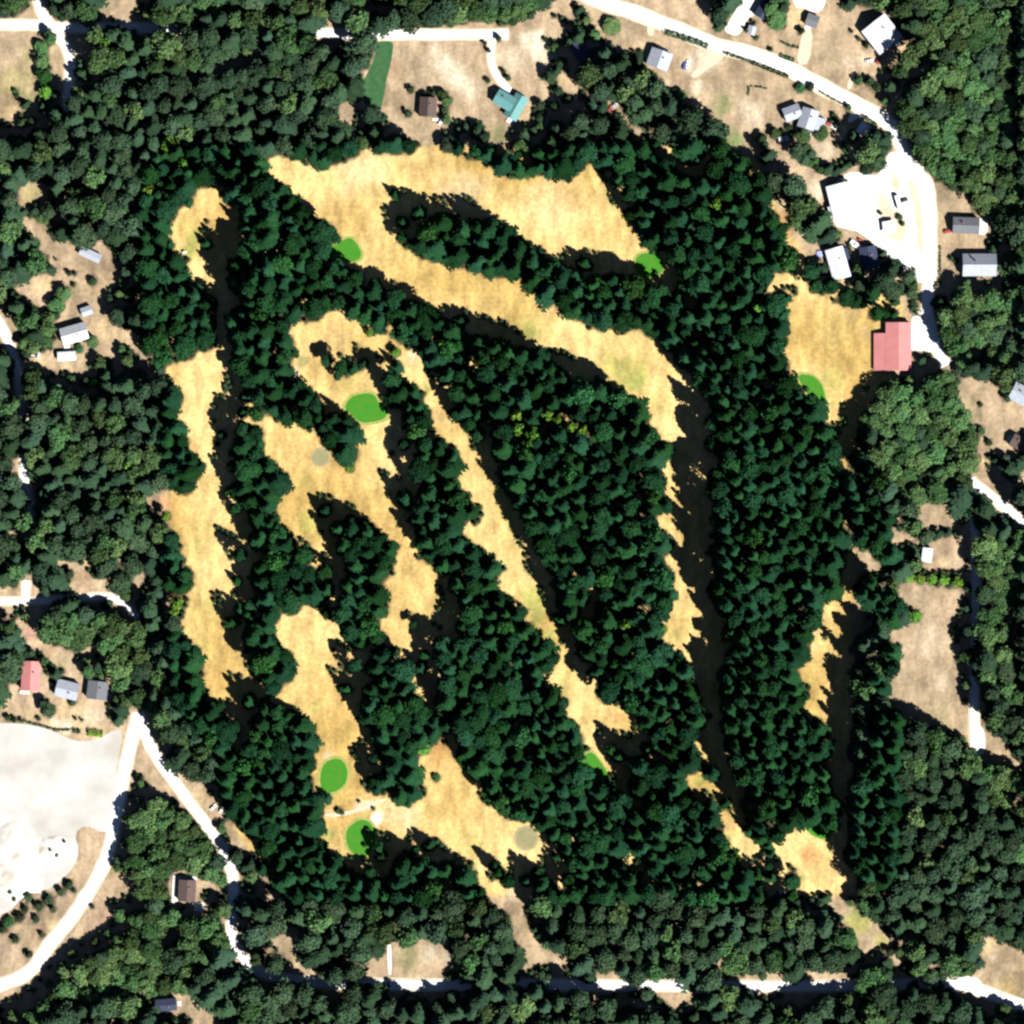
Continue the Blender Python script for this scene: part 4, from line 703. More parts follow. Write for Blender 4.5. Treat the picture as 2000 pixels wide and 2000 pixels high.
for k, (nm, wd, pts) in enumerate(ROADS):
    V, F = ribbon(pts, wd); z_ = .11+.02*k
    Vs, Fs = ribbon(pts, wd+2.2)
    tag(meshobj('road_shoulder', [(v.x, v.y, .043+.002*k) for v in Vs], Fs, M['track']), kind='structure')
    tag(meshobj('road', [(v.x, v.y, z_) for v in V], F, M['road']), kind='structure')
# white rock pile in the quarry: one low uneven mound
def mound(name, cx, cy, rx, ry, h, m, seed, n=40):
    V = []; F = []
    for i in range(n+1):
        for j in range(n+1):
            u, v = i/n*2-1, j/n*2-1; X, Y = np.array([cx+u*rx]), np.array([cy+v*ry])
            a = float(noise2(X, Y, 6, seed)[0]); c = float(noise2(X, Y, 2.2, seed+1)[0])
            q = max(0, 1-(u*u+v*v)**.8*(.8+.5*a)); V.append((X[0], Y[0], -.05+q*h*(.55+.5*a)+.35*c*min(1, q*4)+(0 if q == 0 else .12)))
            if i and j: F.append(((i-1)*(n+1)+j-1, i*(n+1)+j-1, i*(n+1)+j, (i-1)*(n+1)+j))
    keep = [f for f in F if max(V[a][2] for a in f) > 0]
    ob = meshobj(name, V, keep, m); ob.data.polygons.foreach_set('use_smooth', [True]*len(keep)); return ob
x_, y_ = W((30, 1680))
tag(mound('rock_pile', x_, y_, 17, 26, 4.5, M['rock'], 5), 'big white rock pile at the western edge of the quarry floor', 'rock pile')
x_, y_ = W((100, 1665))
tag(mound('rock_pile', x_, y_, 12, 11, 2.2, M['rock'], 6), 'low white rock pile with green scrub, right of the big one', 'rock pile')
# ---------------------------------------------------------------- buildings
def house(label, cx, cy, wpx, lpx, rot, wall='wall_w', roof='roof_grey', eave=3.0, pitch=24, chimney=True, name='house', cat='house', porch=None, wins=2, roof2=None, parent=None):
    """gable house; wpx across the ridge, lpx along it (survey units); rot = direction of the ridge from +Y, counter-clockwise degrees"""
    eave *= 1.3 if cat == 'house' else 1.1
    w_, l_ = wpx*U, lpx*U; x, y = W((cx, cy)); ov = .35
    root = parent or thing(name, label, cat, (x, y, 0.12), R(rot))
    ww, ll = w_-2*ov, l_-2*ov; rise = w_/2*math.tan(R(pitch)); zr = eave+rise; er = rise*(ww/w_)
    b = MB(); b.prism([(-ww/2,0),(ww/2,0),(ww/2,eave-.06),(0,eave+er-.08),(-ww/2,eave-.06)], -ll/2, ll/2); b.build('wall', M[wall], root)
    def slope(s):
        q = MB(); th = .16
        a0 = (s*w_/2, eave-ov*math.tan(R(pitch))*0); a1 = (0.0, zr)
        prof = [(a0[0], a0[1]), (a1[0]+(0.004*s), a1[1]), (a1[0]+(0.004*s), a1[1]+th), (a0[0], a0[1]+th)]
        if s < 0: prof = prof[::-1]
        q.prism(prof, -l_/2, l_/2); return q
    r1 = slope(1); r1b = slope(-1); q = MB(); q.v = r1.v; q.f = r1.f; q.add(r1b.v, r1b.f)
    rf = q.build('roof', M[roof], root)
    q = MB(); q.box(-.12, .12, -l_/2+.02, l_/2-.02, zr+.13, zr+.22); q.build('ridge_cap', M[roof], rf)
    if chimney:
        q = MB(); q.box(ww*.16-.35, ww*.16+.35, l_*.12-.35, l_*.12+.35, eave+rise*.4, zr+.7); q.box(ww*.16-.42, ww*.16+.42, l_*.12-.42, l_*.12+.42, zr+.7, zr+.82)
        q.build('chimney', M['brick'], rf)
    q = MB(); q.box(ww/2, ww/2+.05, -.5, .5, .05, 2.1); d = q.build('door', M['wood'], root)
    q = MB(); q.box(ww/2+.05, ww/2+.1, .3, .38, 1.0, 1.1); q.build('handle', M['trim'], d)
    for s in (-1, 1):
        for k in range(wins):
            yy_ = (-.36+.72*(k/(max(1, wins-1))))*ll
            if abs(yy_) < 1.1 and s > 0: yy_ += 1.6
            q = MB(); xo = s*ww/2; q.box(min(xo, xo+s*.04), max(xo, xo+s*.04), yy_-.6, yy_+.6, 1.0, 2.1); wn = q.build('window', M['glass'], root)
            q = MB(); q.box(min(xo+s*.04, xo+s*.09), max(xo+s*.04, xo+s*.09), yy_-.04, yy_+.04, 1.0, 2.1); q.box(min(xo+s*.04, xo+s*.07), max(xo+s*.04, xo+s*.07), yy_-.7, yy_+.7, .88, .98); q.build('frame', M['trim'], wn)
    q = MB(); q.box(-.7, .7, -ll/2-.05, -ll/2, 1.1, 2.2); q.build('window', M['glass'], root)
    return root
def deck(root, x0, x1, y0, y1, z=.5, m='deck', name='deck'):
    q = MB(); q.box(x0*U, x1*U, y0*U, y1*U, 0, z); return q.build(name, M[m], root)
def leanto(root, x0, x1, y0, y1, z0, z1, roof, wall='wall_w', name='side_roof'):
    """single-slope wing between local x0..x1, y0..y1 (survey units), roof height z0 at x0 and z1 at x1"""
    X0, X1, Y0, Y1 = x0*U, x1*U, y0*U, y1*U
    q = MB(); q.prism([(X0+.25,0),(X1-.02,0),(X1-.02,z1-.08),(X0+.25,z0-.06+.25*(z1-z0)/(X1-X0))], Y0+.25, Y1-.25); q.build('wall', M[wall], root)
    q = MB(); q.prism([(X0,z0),(X1,z1),(X1,z1+.15),(X0,z0+.15)], Y0, Y1); return q.build(name, M[roof], root)
h = house('large barn-like clubhouse with a pinkish red metal roof beside the practice field', 1754, 677, 50, 94, 0, 'wall_r', 'roof_red', 3.6, 16, False, 'clubhouse', 'clubhouse', wins=4)
leanto(h, -48, -25.2, -47, 26, 2.1, 3.94, 'roof_red', 'wall_r')
h = house('brown roofed house ringed by bushes on dry grass south of the north road', 836, 210, 34, 38, -4, 'wall_b', 'roof_brown', 3.0, 32)
deck(h, 10, 22, -25, -20, .3)
h = house('L-shaped house with a teal metal roof at the end of the curved drive', 986, 197, 30, 40, 60, 'wall_w', 'roof_teal', 3.2, 30)
h2 = house('', 0, 0, 30, 46, 0, 'wall_w', 'roof_teal', 3.4, 30, False, parent=(lambda e: e)(h)) if False else None
q = MB(); q.prism([(-3.9,0),(3.9,0),(3.9,3.5),(0,5.4),(-3.9,3.5)], -7.2, 7.2); wg = q.build('wing', M['wall_w'], h); wg.rotation_euler = (0,0,R(-90)); wg.location = (0,-7.6,0)
for s in (-1, 1):
    q = MB(); pr = [(s*4.3,3.32),(0.004*s,5.44),(0.004*s,5.62),(s*4.3,3.5)]; q.prism(pr if s > 0 else pr[::-1], -7.6, 7.6); wr = q.build('wing_roof', M['roof_teal'], h); wr.rotation_euler = (0,0,R(-90)); wr.location = (0,-7.6,0)
deck(h, -34, -22, -36, -22, .5)
house('dark blue-grey roofed house in deep shade under tall trees, left of the village road', 1133, 100, 28, 46, 30, 'wall_g', 'roof_navy')
h = house('house with one grey and one white roof slope in the village, south-west of the road', 1288, 117, 44, 36, -20, 'wall_w', 'roof_pale', 3.4, 24); deck(h, -26, -22, -8, 2, .6); deck(h, -12, 12, 18, 24, .5)
house('blue-grey roofed house partly cut by the top edge, end of a wide white drive', 1492, 20, 26, 36, -30, 'wall_w', 'roof_navy')
house('tiny grey pump house wedged between three bushes near the village road', 1468, 60, 16, 18, -15, 'wall_g', 'roof_pale', 2.4, 20, False, 'shed', 'shed', wins=1)
h = house('small dark grey shed with a white step, on the lawn right of the village track', 1586, 41, 24, 24, 70, 'wall_w', 'roof_grey', 2.8, 20, False, 'shed', 'shed', wins=1); deck(h, -20, -12, -2, 10, .3)
h = house('big house with a bright white metal roof at the foot of the north-eastern forest', 1722, 68, 58, 58, 38, 'wall_w', 'roof_white', 4.0, 26); deck(h, 8, 24, -38, -30, .5)
h = house('smaller of the twin grey houses, left one', 1547, 221, 28, 34, -70, 'wall_w', 'roof_pale', 3.0, 26)
h = house('larger of the twin grey houses, with a grey and a white slope', 1578, 233, 34, 40, -18, 'wall_w', 'roof_pale', 3.4, 26); leanto(h, 17.2, 34, -16, 10, 3.3, 2.6, 'roof_pale'); deck(h, -6, 22, -28, -20.5, .4)
h = house('small white house hidden between dark trees beside the short white drive', 1686, 253, 22, 24, -35, 'wall_w', 'roof_white', 2.8, 22, False)
h = house('wide white metal workshop on the west side of the gravel yard', 1643, 392, 48, 66, 14, 'wall_w', 'roof_white', 4.5, 12, False, 'workshop', 'workshop', wins=3); leanto(h, -30, -24.2, -30, -6, 3.6, 4.4, 'roof_white')
h = house('house with a half-round white patio, north of the pale one at the eastern verge', 1886, 441, 32, 52, 88, 'wall_w', 'roof_grey', 3.2, 28); deck(h, -16, 16, -38, -26.2, .4); deck(h, -11, 11, -43, -38, .4)
h = house('house with dark grey north slope and white south slope, by the eastern verge', 1912, 518, 44, 66, 90, 'wall_w', 'roof_pale', 3.4, 38)
h = house('long house with a grey and white roof and a blue strip, beside the navy one', 1636, 515, 36, 62, 16, 'wall_w', 'roof_white', 3.4, 22); leanto(h, 18.2, 26, -26, 26, 3.3, 2.8, 'roof_navy')
h = house('navy roofed house in deep tree shade south of the gravel yard', 1697, 505, 34, 46, 10, 'wall_g', 'roof_navy', 3.0, 24)
h = house('white and grey house cut by the right edge of the photo', 1995, 772, 36, 44, 62, 'wall_w', 'roof_pale', 3.6, 26)
h = house('dark brown roofed house at the right edge, below the white and grey one', 1990, 866, 26, 34, 60, 'wall_b', 'roof_brown'); deck(h, -8, 6, 17.5, 24, .4)
h = house('long white gabled house with trees on both ends, on the western dirt yard', 146, 652, 34, 52, -74, 'wall_w', 'roof_white', 3.4, 34); deck(h, 18, 30, -26, -16, .4)
h = house('white trailer home south of the long white gabled house', 131, 696, 18, 36, -87, 'wall_w', 'roof_white', 2.8, 16, False, 'trailer_home', 'trailer home'); deck(h, -26, -9.5, -5, 6, .5)
house('small grey shed alone in the middle of the western dirt yard', 170, 608, 18, 22, -70, 'wall_g', 'roof_pale', 2.6, 20, False, 'shed', 'shed', wins=1)
house('long low grey shed at the top of the western dirt yard', 177, 498, 18, 44, 65, 'wall_g', 'roof_pale', 2.8, 14, False, 'shed', 'shed')
h = house('red roofed house with a white porch, in the western hamlet above the quarry', 61, 1320, 36, 58, -3, 'wall_w', 'roof_red', 3.2, 20); deck(h, -21, -1, -36, -29.5, .9)
h = house('house with white south slope and grey north slope, middle of three above the quarry', 132, 1347, 34, 44, -104, 'wall_w', 'roof_pale', 3.2, 26)
house('charcoal roofed house, easternmost of the three above the quarry', 191, 1348, 40, 36, -7, 'wall_g', 'roof_grey', 3.2, 20)
h = house('brown roofed house wrapped by a white deck in the south-western forest', 366, 1739, 34, 42, -3, 'wall_b', 'roof_brown', 3.0, 22); deck(h, -30, -17.2, -26, 28, .5); deck(h, -17.2, 18, 21.5, 28, .5); deck(h, 14, 34, -40, -22, .2)
h = house('dark slate roofed house in a clearing at the bottom edge, lower left', 325, 1962, 24, 42, -85, 'wall_g', 'roof_navy', 2.8, 24); deck(h, -5, 5, 22, 29, .3)
house('small pale metal shed in the clearing west of the eastern road', 1810, 1084, 20, 28, -8, 'wall_w', 'roof_white', 2.8, 12, False, 'shed', 'shed', wins=1)
house('small white shed half hidden by firs at the south-eastern edge of the course', 1527, 1744, 12, 14, 10, 'wall_w', 'roof_white', 2.4, 12, False, 'shed', 'shed', wins=1)
house('brown-grey shed right below a white one at the south-eastern edge of the course', 1530, 1757, 16, 18, 20, 'wall_g', 'roof_brown', 2.6, 16, False, 'shed', 'shed', wins=1)
house('little white shed lost in the southern forest', 1336, 1814, 10, 12, 30, 'wall_w', 'roof_white', 2.4, 18, False, 'shed', 'shed', wins=1)
house('little white shed in the yard south of the twin grey houses, left one', 1525, 273, 9, 10, 10, 'wall_w', 'roof_white', 2.2, 14, False, 'shed', 'shed', wins=1)
house('little pale shed in the yard south of the twin grey houses, right one', 1536, 271, 9, 10, 25, 'wall_w', 'roof_pale', 2.2, 14, False, 'shed', 'shed', wins=1)
# canopy on posts
x_, y_ = W((1736, 444)); cn = thing('canopy', 'square white canopy on the gravel island below the motorhome', 'canopy', (x_, y_, .1), R(8))
q = MB(); q.prism([(-3.7,3.0),(0,3.9),(3.7,3.0),(3.7,3.12),(0,4.02),(-3.7,3.12)], -3.6, 3.6); q.build('canopy_top', M['canvas'], cn)
for sx in (-3.4, 3.4):
    for sy in (-3.3, 3.3): q = MB(); q.box(sx-.06, sx+.06, sy-.06, sy+.06, 0, 3.08); q.build('post', M['trim'], cn)
x_, y_ = W((1602, 496)); tp = thing('tarpaulin', 'pale lilac tarpaulin over a low stack west of the long grey and white house', 'tarpaulin', (x_, y_, .05), R(5))
q = MB(); q.prism([(-2.3,0),(-2.0,.9),(0,1.15),(2.0,.9),(2.3,0)], -1.7, 1.7); q.build('cover', M['lilac'], tp)
x_, y_ = W((1023, 222))
# ---------------------------------------------------------------- vehicles
def wheel(root, x, y, rad=.33):
    q = MB(); n = 12; prof = [(rad*math.cos(6.283*k/n), rad*math.sin(6.283*k/n)+rad) for k in range(n)]
    q.prism(prof, -.1, .1); wv = q.build('wheel', M['rubber'], root); wv.location = (y and x, y, 0)
    q = MB(); q.prism([(c*.5, (z-rad)*.5+rad) for c, z in prof], -.115, .115); q.build('rim', M['paint_silver'], wv)
def car(label, px, py, rot, paint, L=4.4, Wd=1.8, group=None, cat='car', name='parked_car'):
    x, y = W((px, py)); root = thing(name, label, cat, (x, y, .14), R(rot), group)
    q = MB(); prof = [(-L/2,.35),(L/2,.35),(L/2,.75),(L*.28,.9),(L*.12,.92),(-L*.42,.95),(-L/2,.8)]
    q.prism(prof, -Wd/2, Wd/2); q.build('body', M[paint], root)
    q = MB(); q.prism([(-L*.38,.952),(L*.14,.93),(L*.02,1.38),(-L*.28,1.42)], -Wd*.42, Wd*.42); cb = q.build('cabin', M['glass'], root)
    q = MB(); q.box(-L*.26, L*.01, -Wd*.40, Wd*.40, 1.421, 1.47); q.build('roof', M[paint], cb)
    for sx in (-.31, .31):
        for sy in (-.5, .5): wheel(root, sx*L, sy*Wd)
    for sy in (-.35, .35): q = MB(); q.box(L/2, L/2+.04, sy*Wd-.15, sy*Wd+.15, .55, .7); q.build('headlight', M['trim'], root)
    return root
car('small blue car on dry grass right of the grey and white roofed house', 1337, 129, 75, 'paint_blue')
car('white van parked touching the small blue car, right side', 1343, 125, 75, 'paint_white', 4.8, 2.0)
car('red car in tree shade at the edge of the sandy gap west of the forest', 1192, 213, 60, 'paint_red')
car('silver car above a red one in the sandy gap', 1201, 206, 40, 'paint_silver')
car('red car at the west corner of the house with the half-round patio', 1850, 452, 5, 'paint_red', 4.6)
car('red car parked at the east end of the twin grey houses', 1618, 242, -20, 'paint_red')
car('white car parked at the east end of the twin grey houses, beyond a red one', 1628, 249, -30, 'paint_white')
car('white car on the pale apron south of the big white house', 1697, 119, 10, 'paint_white', 4.8)
car('reddish car next to a white one south of the big white house', 1716, 119, 50, 'paint_red')
car('white car parked at the mouth of the hedge row, north-east of the clubhouse', 1796, 611, -10, 'paint_white', 4.8)
car('white car at the top of the trees between practice field and road', 1770, 545, 20, 'paint_white', 4.2)
car('white car under trees by the western road, left of two', 65, 688, 80, 'paint_white')
car('white car under trees by the western road, right of two', 76, 693, 85, 'paint_white')
car('white car on the lane verge south of the quarry fork, left of two', 417, 1577, 45, 'paint_white')
car('white car on the lane verge south of the quarry fork, right of two', 433, 1581, 60, 'paint_white')
car('white car on the western road at the forest edge', 43, 911, -65, 'paint_white')
car('silver car behind a white one on the western road at the forest edge', 50, 929, -60, 'paint_silver')
car('dark car at the right end of the gravel yard, beside the motorhome', 1766, 391, 20, 'paint_dark', 4.2)
car('white pickup on the yard south of the brown house', 861, 238, 60, 'paint_white')
x_, y_ = W((1754, 395)); rv = thing('motorhome', 'white motorhome standing on the gravel yard above the canopy', 'motorhome', (x_, y_, .12), R(106))
q = MB(); q.prism([(-4.2,.5),(3.6,.5),(4.2,1.2),(3.9,2.4),(4.0,3.1),(-4.2,3.1)], -1.25, 1.25); q.build('body', M['paint_white'], rv)
q = MB(); q.box(-2.0, -1.2, -.4, .4, 3.1, 3.35); q.build('roof_vent', M['canvas'], rv); q = MB(); q.box(.8, 1.6, -.4, .4, 3.1, 3.3); q.build('roof_vent', M['canvas'], rv)
for sy in (-1.25, 1.25):
    q = MB(); q.box(-1.5, .5, sy-(.03 if sy < 0 else 0), sy+(.03 if sy > 0 else 0), 1.6, 2.3); q.build('window', M['glass'], rv)
    for sx in (-2.4, 2.9): wheel(rv, sx, sy*.95, .42)
x_, y_ = W((1675, 481)); bt = thing('motor_boat', 'white pointed boat on a trailer in front of the navy roofed house', 'boat', (x_, y_, .12), R(-33))
V = []; n = 10
for k in range(n+1):
    s = k/n; xx_ = -5+10*s; hw = 1.6*(1-max(0, (s-.35)/.65)**2.2)+.02
    V += [(xx_, -hw, 1.9+.3*s), (xx_, hw, 1.9+.3*s), (xx_, 0, .7+.5*s*s)]
F = []
for k in range(n):
    a = 3*k; F += [(a, a+3, a+4, a+1), (a, a+2, a+5, a+3), (a+1, a+4, a+5, a+2)]
F.append((0, 1, 2)); meshobj('hull', V, F, M['paint_white'], bt)
q = MB(); q.prism([(-2.2,2.05),(1.2,2.15),(.4,2.9),(-1.8,2.9)], -.9, .9); q.build('cabin', M['canvas'], bt)
q = MB(); q.box(-4.5, 3.5, -.9, -.78, .45, .6); q.box(-4.5, 3.5, .78, .9, .45, .6); q.box(-4.2, -4.05, -.9, .9, .451, .599); q.box(-.1, .1, -.9, .9, .451, .8); q.box(3.5, 5.6, -.06, .06, .46, .59); q.build('trailer_frame', M['paint_dark'], bt)
for sy in (-1.2, 1.2): wheel(bt, -1.2, sy, .33)
x_, y_ = W((1668+10, 471))
car('small red car tucked behind the white pointed boat', 1680, 469, -30, 'paint_red', 3.6, 1.6)
x_, y_ = W((361, 493)); gc = thing('golf_cart', 'white golf cart on the fairway south of the north-western corner green', 'golf cart', (x_, y_, .06), R(15))
q = MB(); q.prism([(-1.2,.25),(1.2,.25),(1.25,.7),(.6,.75),(-1.2,.7)], -.6, .6); q.build('body', M['paint_white'], gc)
q = MB(); q.box(-1.1, .7, -.65, .65, 1.8, 1.88); q.build('cart_roof', M['canvas'], gc)
for sx in (-1.0, .6):
    for sy in (-.58, .58): q = MB(); q.box(sx-.03, sx+.03, sy-.03, sy+.03, .7, 1.8); q.build('post', M['trim'], gc)
q = MB(); q.box(-.7, -.1, -.5, .5, .75, .95); q.box(-.8, -.7, -.5, .5, .75, 1.3); q.build('seat', M['canvas'], gc)
for sx in (-.8, .8):
    for sy in (-.62, .62): wheel(gc, sx, sy, .2)
# hedges: each one a clipped body of leaves along a line
def hedge(label, pts, hgt, wd, key='bush', seed=0):
    g = np.random.default_rng(seed); P = [W(p) for p in pts]; Q = []
    base = MB()
    for (x0, y0), (x1, y1) in zip(P, P[1:]):
        L = math.hypot(x1-x0, y1-y0); n = int(L*wd*9); dx, dy = (x1-x0)/L, (y1-y0)/L
        for k in range(n):
            s = g.random()*L; c = g.uniform(-1, 1); z = hgt*math.sqrt(max(.05, 1-c*c*.7))*g.uniform(.25, 1)*(.8+.35*math.sin(s*1.9+seed))
            p = np.array([x0+dx*s-dy*c*wd/2, y0+dy*s+dx*c*wd/2, z]); nr = np.array([-dy*c, dx*c, .8])+g.normal(size=3)*.5; nr /= np.linalg.norm(nr)
            tx = np.cross(nr, g.normal(size=3)); tx /= np.linalg.norm(tx); ty = np.cross(nr, tx); s_ = g.uniform(.25, .45)
            Q.append([p-tx*s_, p-ty*s_, p+tx*s_, p+ty*s_])
    ob = bpy.data.objects.new('hedge', cards_mesh('hedge', Q, M[key])); C.objects.link(ob)
    return tag(ob, label, 'hedge')
hedge('hedge along the south verge of the village road, left half', [(1413,102),(1462,119)], 2.4, 2.0)
hedge('hedge along the south verge of the village road, right half', [(1465,120),(1504,136),(1540,150)], 2.6, 2.6, seed=1)
hedge('thick shrub row south of the village road, near the grey and white roofed house', [(1298,62),(1330,72),(1355,80),(1383,91)], 3.2, 3.6, seed=2)
hedge('thin hedge on the lawn in front of the grey-green bush', [(1525,81),(1543,90),(1561,93)], 1.6, 1.6, seed=3)
hedge('dark hedge at the roadside below the thin one', [(1522,108),(1537,113),(1552,118)], 2.4, 2.6, seed=4)
hedge('short hedge with a brown stretch on the dry field, upright part', [(1463,169),(1461,187)], 1.6, 1.2, seed=5)
hedge('short brown hedge running east on the dry field', [(1466,168),(1484,170),(1497,173)], 1.4, .9, seed=6)
hedge('low hedge under the village road between two bushes', [(1598,177),(1630,195),(1648,204)], 1.4, 1.2, seed=7)
hedge('dark hedge along the village road right of the short drive', [(1684,225),(1700,236),(1712,245)], 2.0, 2.4, seed=8)
hedge('tall dark hedge between the practice field yards and the road', [(1781,524),(1786,560),(1788,617)], 4.0, 4.0, seed=9)
hedge('hedge line on the verge west of the eastern houses', [(1836,480),(1836,505),(1837,560)], 2.0, 1.0, seed=10)
hedge('bright hedge at the eastern end of the quarry edge', [(170,1430),(186,1431),(201,1434)], 3, 4.4, 'leaf_bright', 11)
hedge('short dark hedge between two others at the quarry edge', [(142,1427),(158,1428)], 2.6, 3.0, seed=12)
hedge('thin scrubby hedge along the quarry edge', [(48,1409),(85,1418),(108,1426),(137,1425)], 1.6, 1.6, seed=13)
# ---------------------------------------------------------------- trees as objects
AREAS = [(820,470,'on the wooded island between the two northern fairways'),(1100,560,'on the wooded spit south of the eastern tip of the northern fairway'),(520,470,'in the dark stand west of the first green'),
 (700,600,'in the belt between the northern fairway and the largest green'),(440,600,'in the shaded stand east of the upper western fairway'),(330,620,'on the outer side of the upper western fairway'),
 (950,680,'at the head of the long central stand'),(1050,900,'in the long central stand, beside the clump of bright trees'),(1150,1100,'in the long central stand, middle part'),(1250,1330,'in the long central stand, southern part'),
 (1300,500,'in the stand east of the northern fairway tip'),(1250,350,'in the stand north-east of the northern fairway'),(1450,420,'between the northern stand and the gravel yard'),(1480,640,'on the eastern stand west of the practice field'),
 (1500,900,'in the broad eastern stand, upper part'),(1500,1150,'in the broad eastern stand, middle part'),(1500,1400,'in the broad eastern stand, lower part'),(1480,1600,'at the southern end of the broad eastern stand'),
 (850,900,'in the belt right of the largest green'),(900,1050,'in the belt left of the diagonal path strip'),(950,1250,'in the wide stand left of the diagonal path strip'),(1000,1450,'in the wide stand north of the southern field'),
 (680,1080,'in the oval stand between the two middle fairways'),(750,1350,'in the stand right of the south-western fairway'),(630,830,'on the fir spur pointing at the largest green'),(500,900,'in the belt right of the western fairway, upper part'),
 (500,1150,'in the belt right of the western fairway, middle part'),(520,1420,'in the stand west of the south-western fairway'),(780,1680,'south of the kidney shaped green'),(1200,1600,'in the firs along the southern boundary'),(1300,1700,'along the southern boundary, right part'),
 (350,1000,'on the outer side of the western fairway'),(370,1350,'at the south-western corner of the western fairway'),(600,1620,'west of the kidney shaped green'),(600,300,'at the north-western rim of the northern fairway'),(1650,1100,'along the eastern shade lane')]
OAREAS = [(350,200,'in the forest of the north-western corner'),(80,300,'in the forest at the upper left edge'),(600,30,'north of the north road'),(640,150,'just south of the north road'),(250,380,'in the forest north-west of the corner green'),(100,480,'around the western dirt yard'),
 (60,600,'beside the western dirt yard'),(230,780,'in the forest south of the white trailer home'),(150,900,'in the forest right of the western road'),(20,850,'left of the western road'),(200,1050,'in the forest north of the western drive'),(180,1200,'in the grove north of the three quarry houses'),
 (280,1250,'in the forest right of the three quarry houses'),(400,1450,'right of the quarry fork'),(330,1600,'in the leafy wood inside the quarry fork'),(250,1850,'in the leafy wood right of the quarry road'),(420,1800,'around the brown house with the white deck'),(150,1950,'in the wood of the lower left corner'),
 (600,1750,'in the forest north of the south road, left part'),(900,1750,'in the forest north of the south road, middle part'),(1250,1780,'in the forest north of the south road, right part'),(1550,1800,'in the forest below the south-eastern green'),(700,1960,'south of the south road, left part'),(1150,1960,'south of the south road, middle part'),(1650,1960,'south of the south road, right part'),
 (1750,1550,'in the dense wood east of the course'),(1720,1750,'in the dense wood above the south road'),(1950,1600,'in the wood at the lower right edge'),(1720,1200,'between the shade lane and the long eastern field'),(1950,1200,'right of the eastern road'),(1960,1400,'right of the southern end of the eastern road'),(1780,850,'in the leafy grove south of the clubhouse'),
 (1900,650,'right of the clubhouse, across the road'),(1870,330,'in the leafy forest right of the village'),(1850,100,'in the leafy forest of the upper right corner'),(1400,20,'beside the white drive in the village'),(1150,150,'around the dark house left of the village'),(1250,200,'in the trees south of the grey and white roofed house'),(1000,30,'at the top edge between road and village'),(1010,290,'south of the teal roofed house'),(1560,320,'west of the gravel yard'),(1680,560,'between the navy roofed house and the practice field'),(1950,1000,'by the eastern drive'),(720,260,'south-west of the brown house')]
DESC = {'fir': ('tall dark green fir', 'conifer_tree', 'conifer', 'firs '), 'fir_out': ('grey-green fir', 'conifer_tree', 'conifer', 'grey-green firs '), 'pine': ('broad dull green pine', 'pine_tree', 'pine tree', 'pines '),
        'leaf': ('round leafy tree', 'broadleaf_tree', 'tree', 'leafy trees '), 'leaf_course': ('deep green leafy tree', 'broadleaf_tree', 'tree', 'deep green leafy trees '), 'bright': ('bright green leafy tree', 'broadleaf_tree', 'tree', 'bright trees '),
        'bush': ('low bush filling a gap', 'bush', 'bush', 'bushes '), 'bush_bright': ('low bright bush', 'bush', 'bush', 'bright bushes ')}
SIZE = {'fir': ((27, 'tall dark green fir'), (15, 'middling dark green fir'), (0, 'small dark green fir')), 'fir_out': ((20, 'tall grey-green fir'), (12, 'middling grey-green fir'), (0, 'small grey-green fir')),
        'pine': ((19, 'big dull green pine'), (0, 'smaller dull green pine')), 'leaf': ((13, 'big round leafy tree'), (0, 'small round leafy tree'))}
def where(px, py, course):
    return min(AREAS if course else OAREAS, key=lambda a: (a[0]-px)**2+(a[1]-py)**2)[2]
rnd = random.Random(4)
byname = {}
for k, tr in enumerate(TREES):
    if tr['kind'] is None: tr['kind'] = DESC[tr['key']][1]
    tr['px'], tr['py'] = tr['x']/U+1000, 1000-tr['y']/U
    tr['seen'] = -6 < tr['px'] < 2006 and -6 < tr['py'] < 2006
    tr['rank'] = (0 if k < SOLO_N else 1, 0 if tr['seen'] else 1, -tr['r']*(1+.0))
    byname.setdefault(tr['kind'], []).append(tr)
made = {}
def make_tree(tr):
    key = tr['key']; H, Rr, items = PROTO[key]; i = rnd.randrange(len(items)); crown, trunk = items[i]
    s = tr['r']/Rr; sz = tr['h']/H
    course = bool(COURSEM[rc(tr['x'], tr['y'])])
    if tr['label']: lab, grp = tr['label'], None
    else:
        w_ = where(tr['px'], tr['py'], course); d = DESC[key]; a = d[0]
        for lim, nm in SIZE.get(key, ()):
            if tr['h'] >= lim: a = nm; break
        r0_, c0_ = rc(tr['x'], tr['y']); q_ = int(9/CELL)
        edge_ = OPENM[max(0, r0_-q_):r0_+q_, max(0, c0_-q_):c0_+q_].any()
        mid = ' at the open edge,' if edge_ else ''
        if len((a+mid+' '+w_).split()) > 16: mid = ', edge,' if edge_ else ''
        if len((a+mid+' '+w_).split()) > 16: a = a.split()[0]+' '+a.split()[-1]
        lab = a+mid+' '+w_; grp = a+'s'+mid+' '+w_
    e = thing(tr['kind'], lab, DESC[key][2], (tr['x'], tr['y'], 0), rnd.uniform(0, 6.283), grp)
    e.rotation_euler[0] = rnd.gauss(0, .015); e.rotation_euler[1] = rnd.gauss(0, .015)
    e.scale = (s, s, sz)
    for nm, me in (('crown', crown), ('trunk', trunk)):
        ob = bpy.data.objects.new(nm, me); C.objects.link(ob); ob.parent = e
        made.setdefault((tr['kind'], key), {}).setdefault(i, {})[nm] = ob
    return e
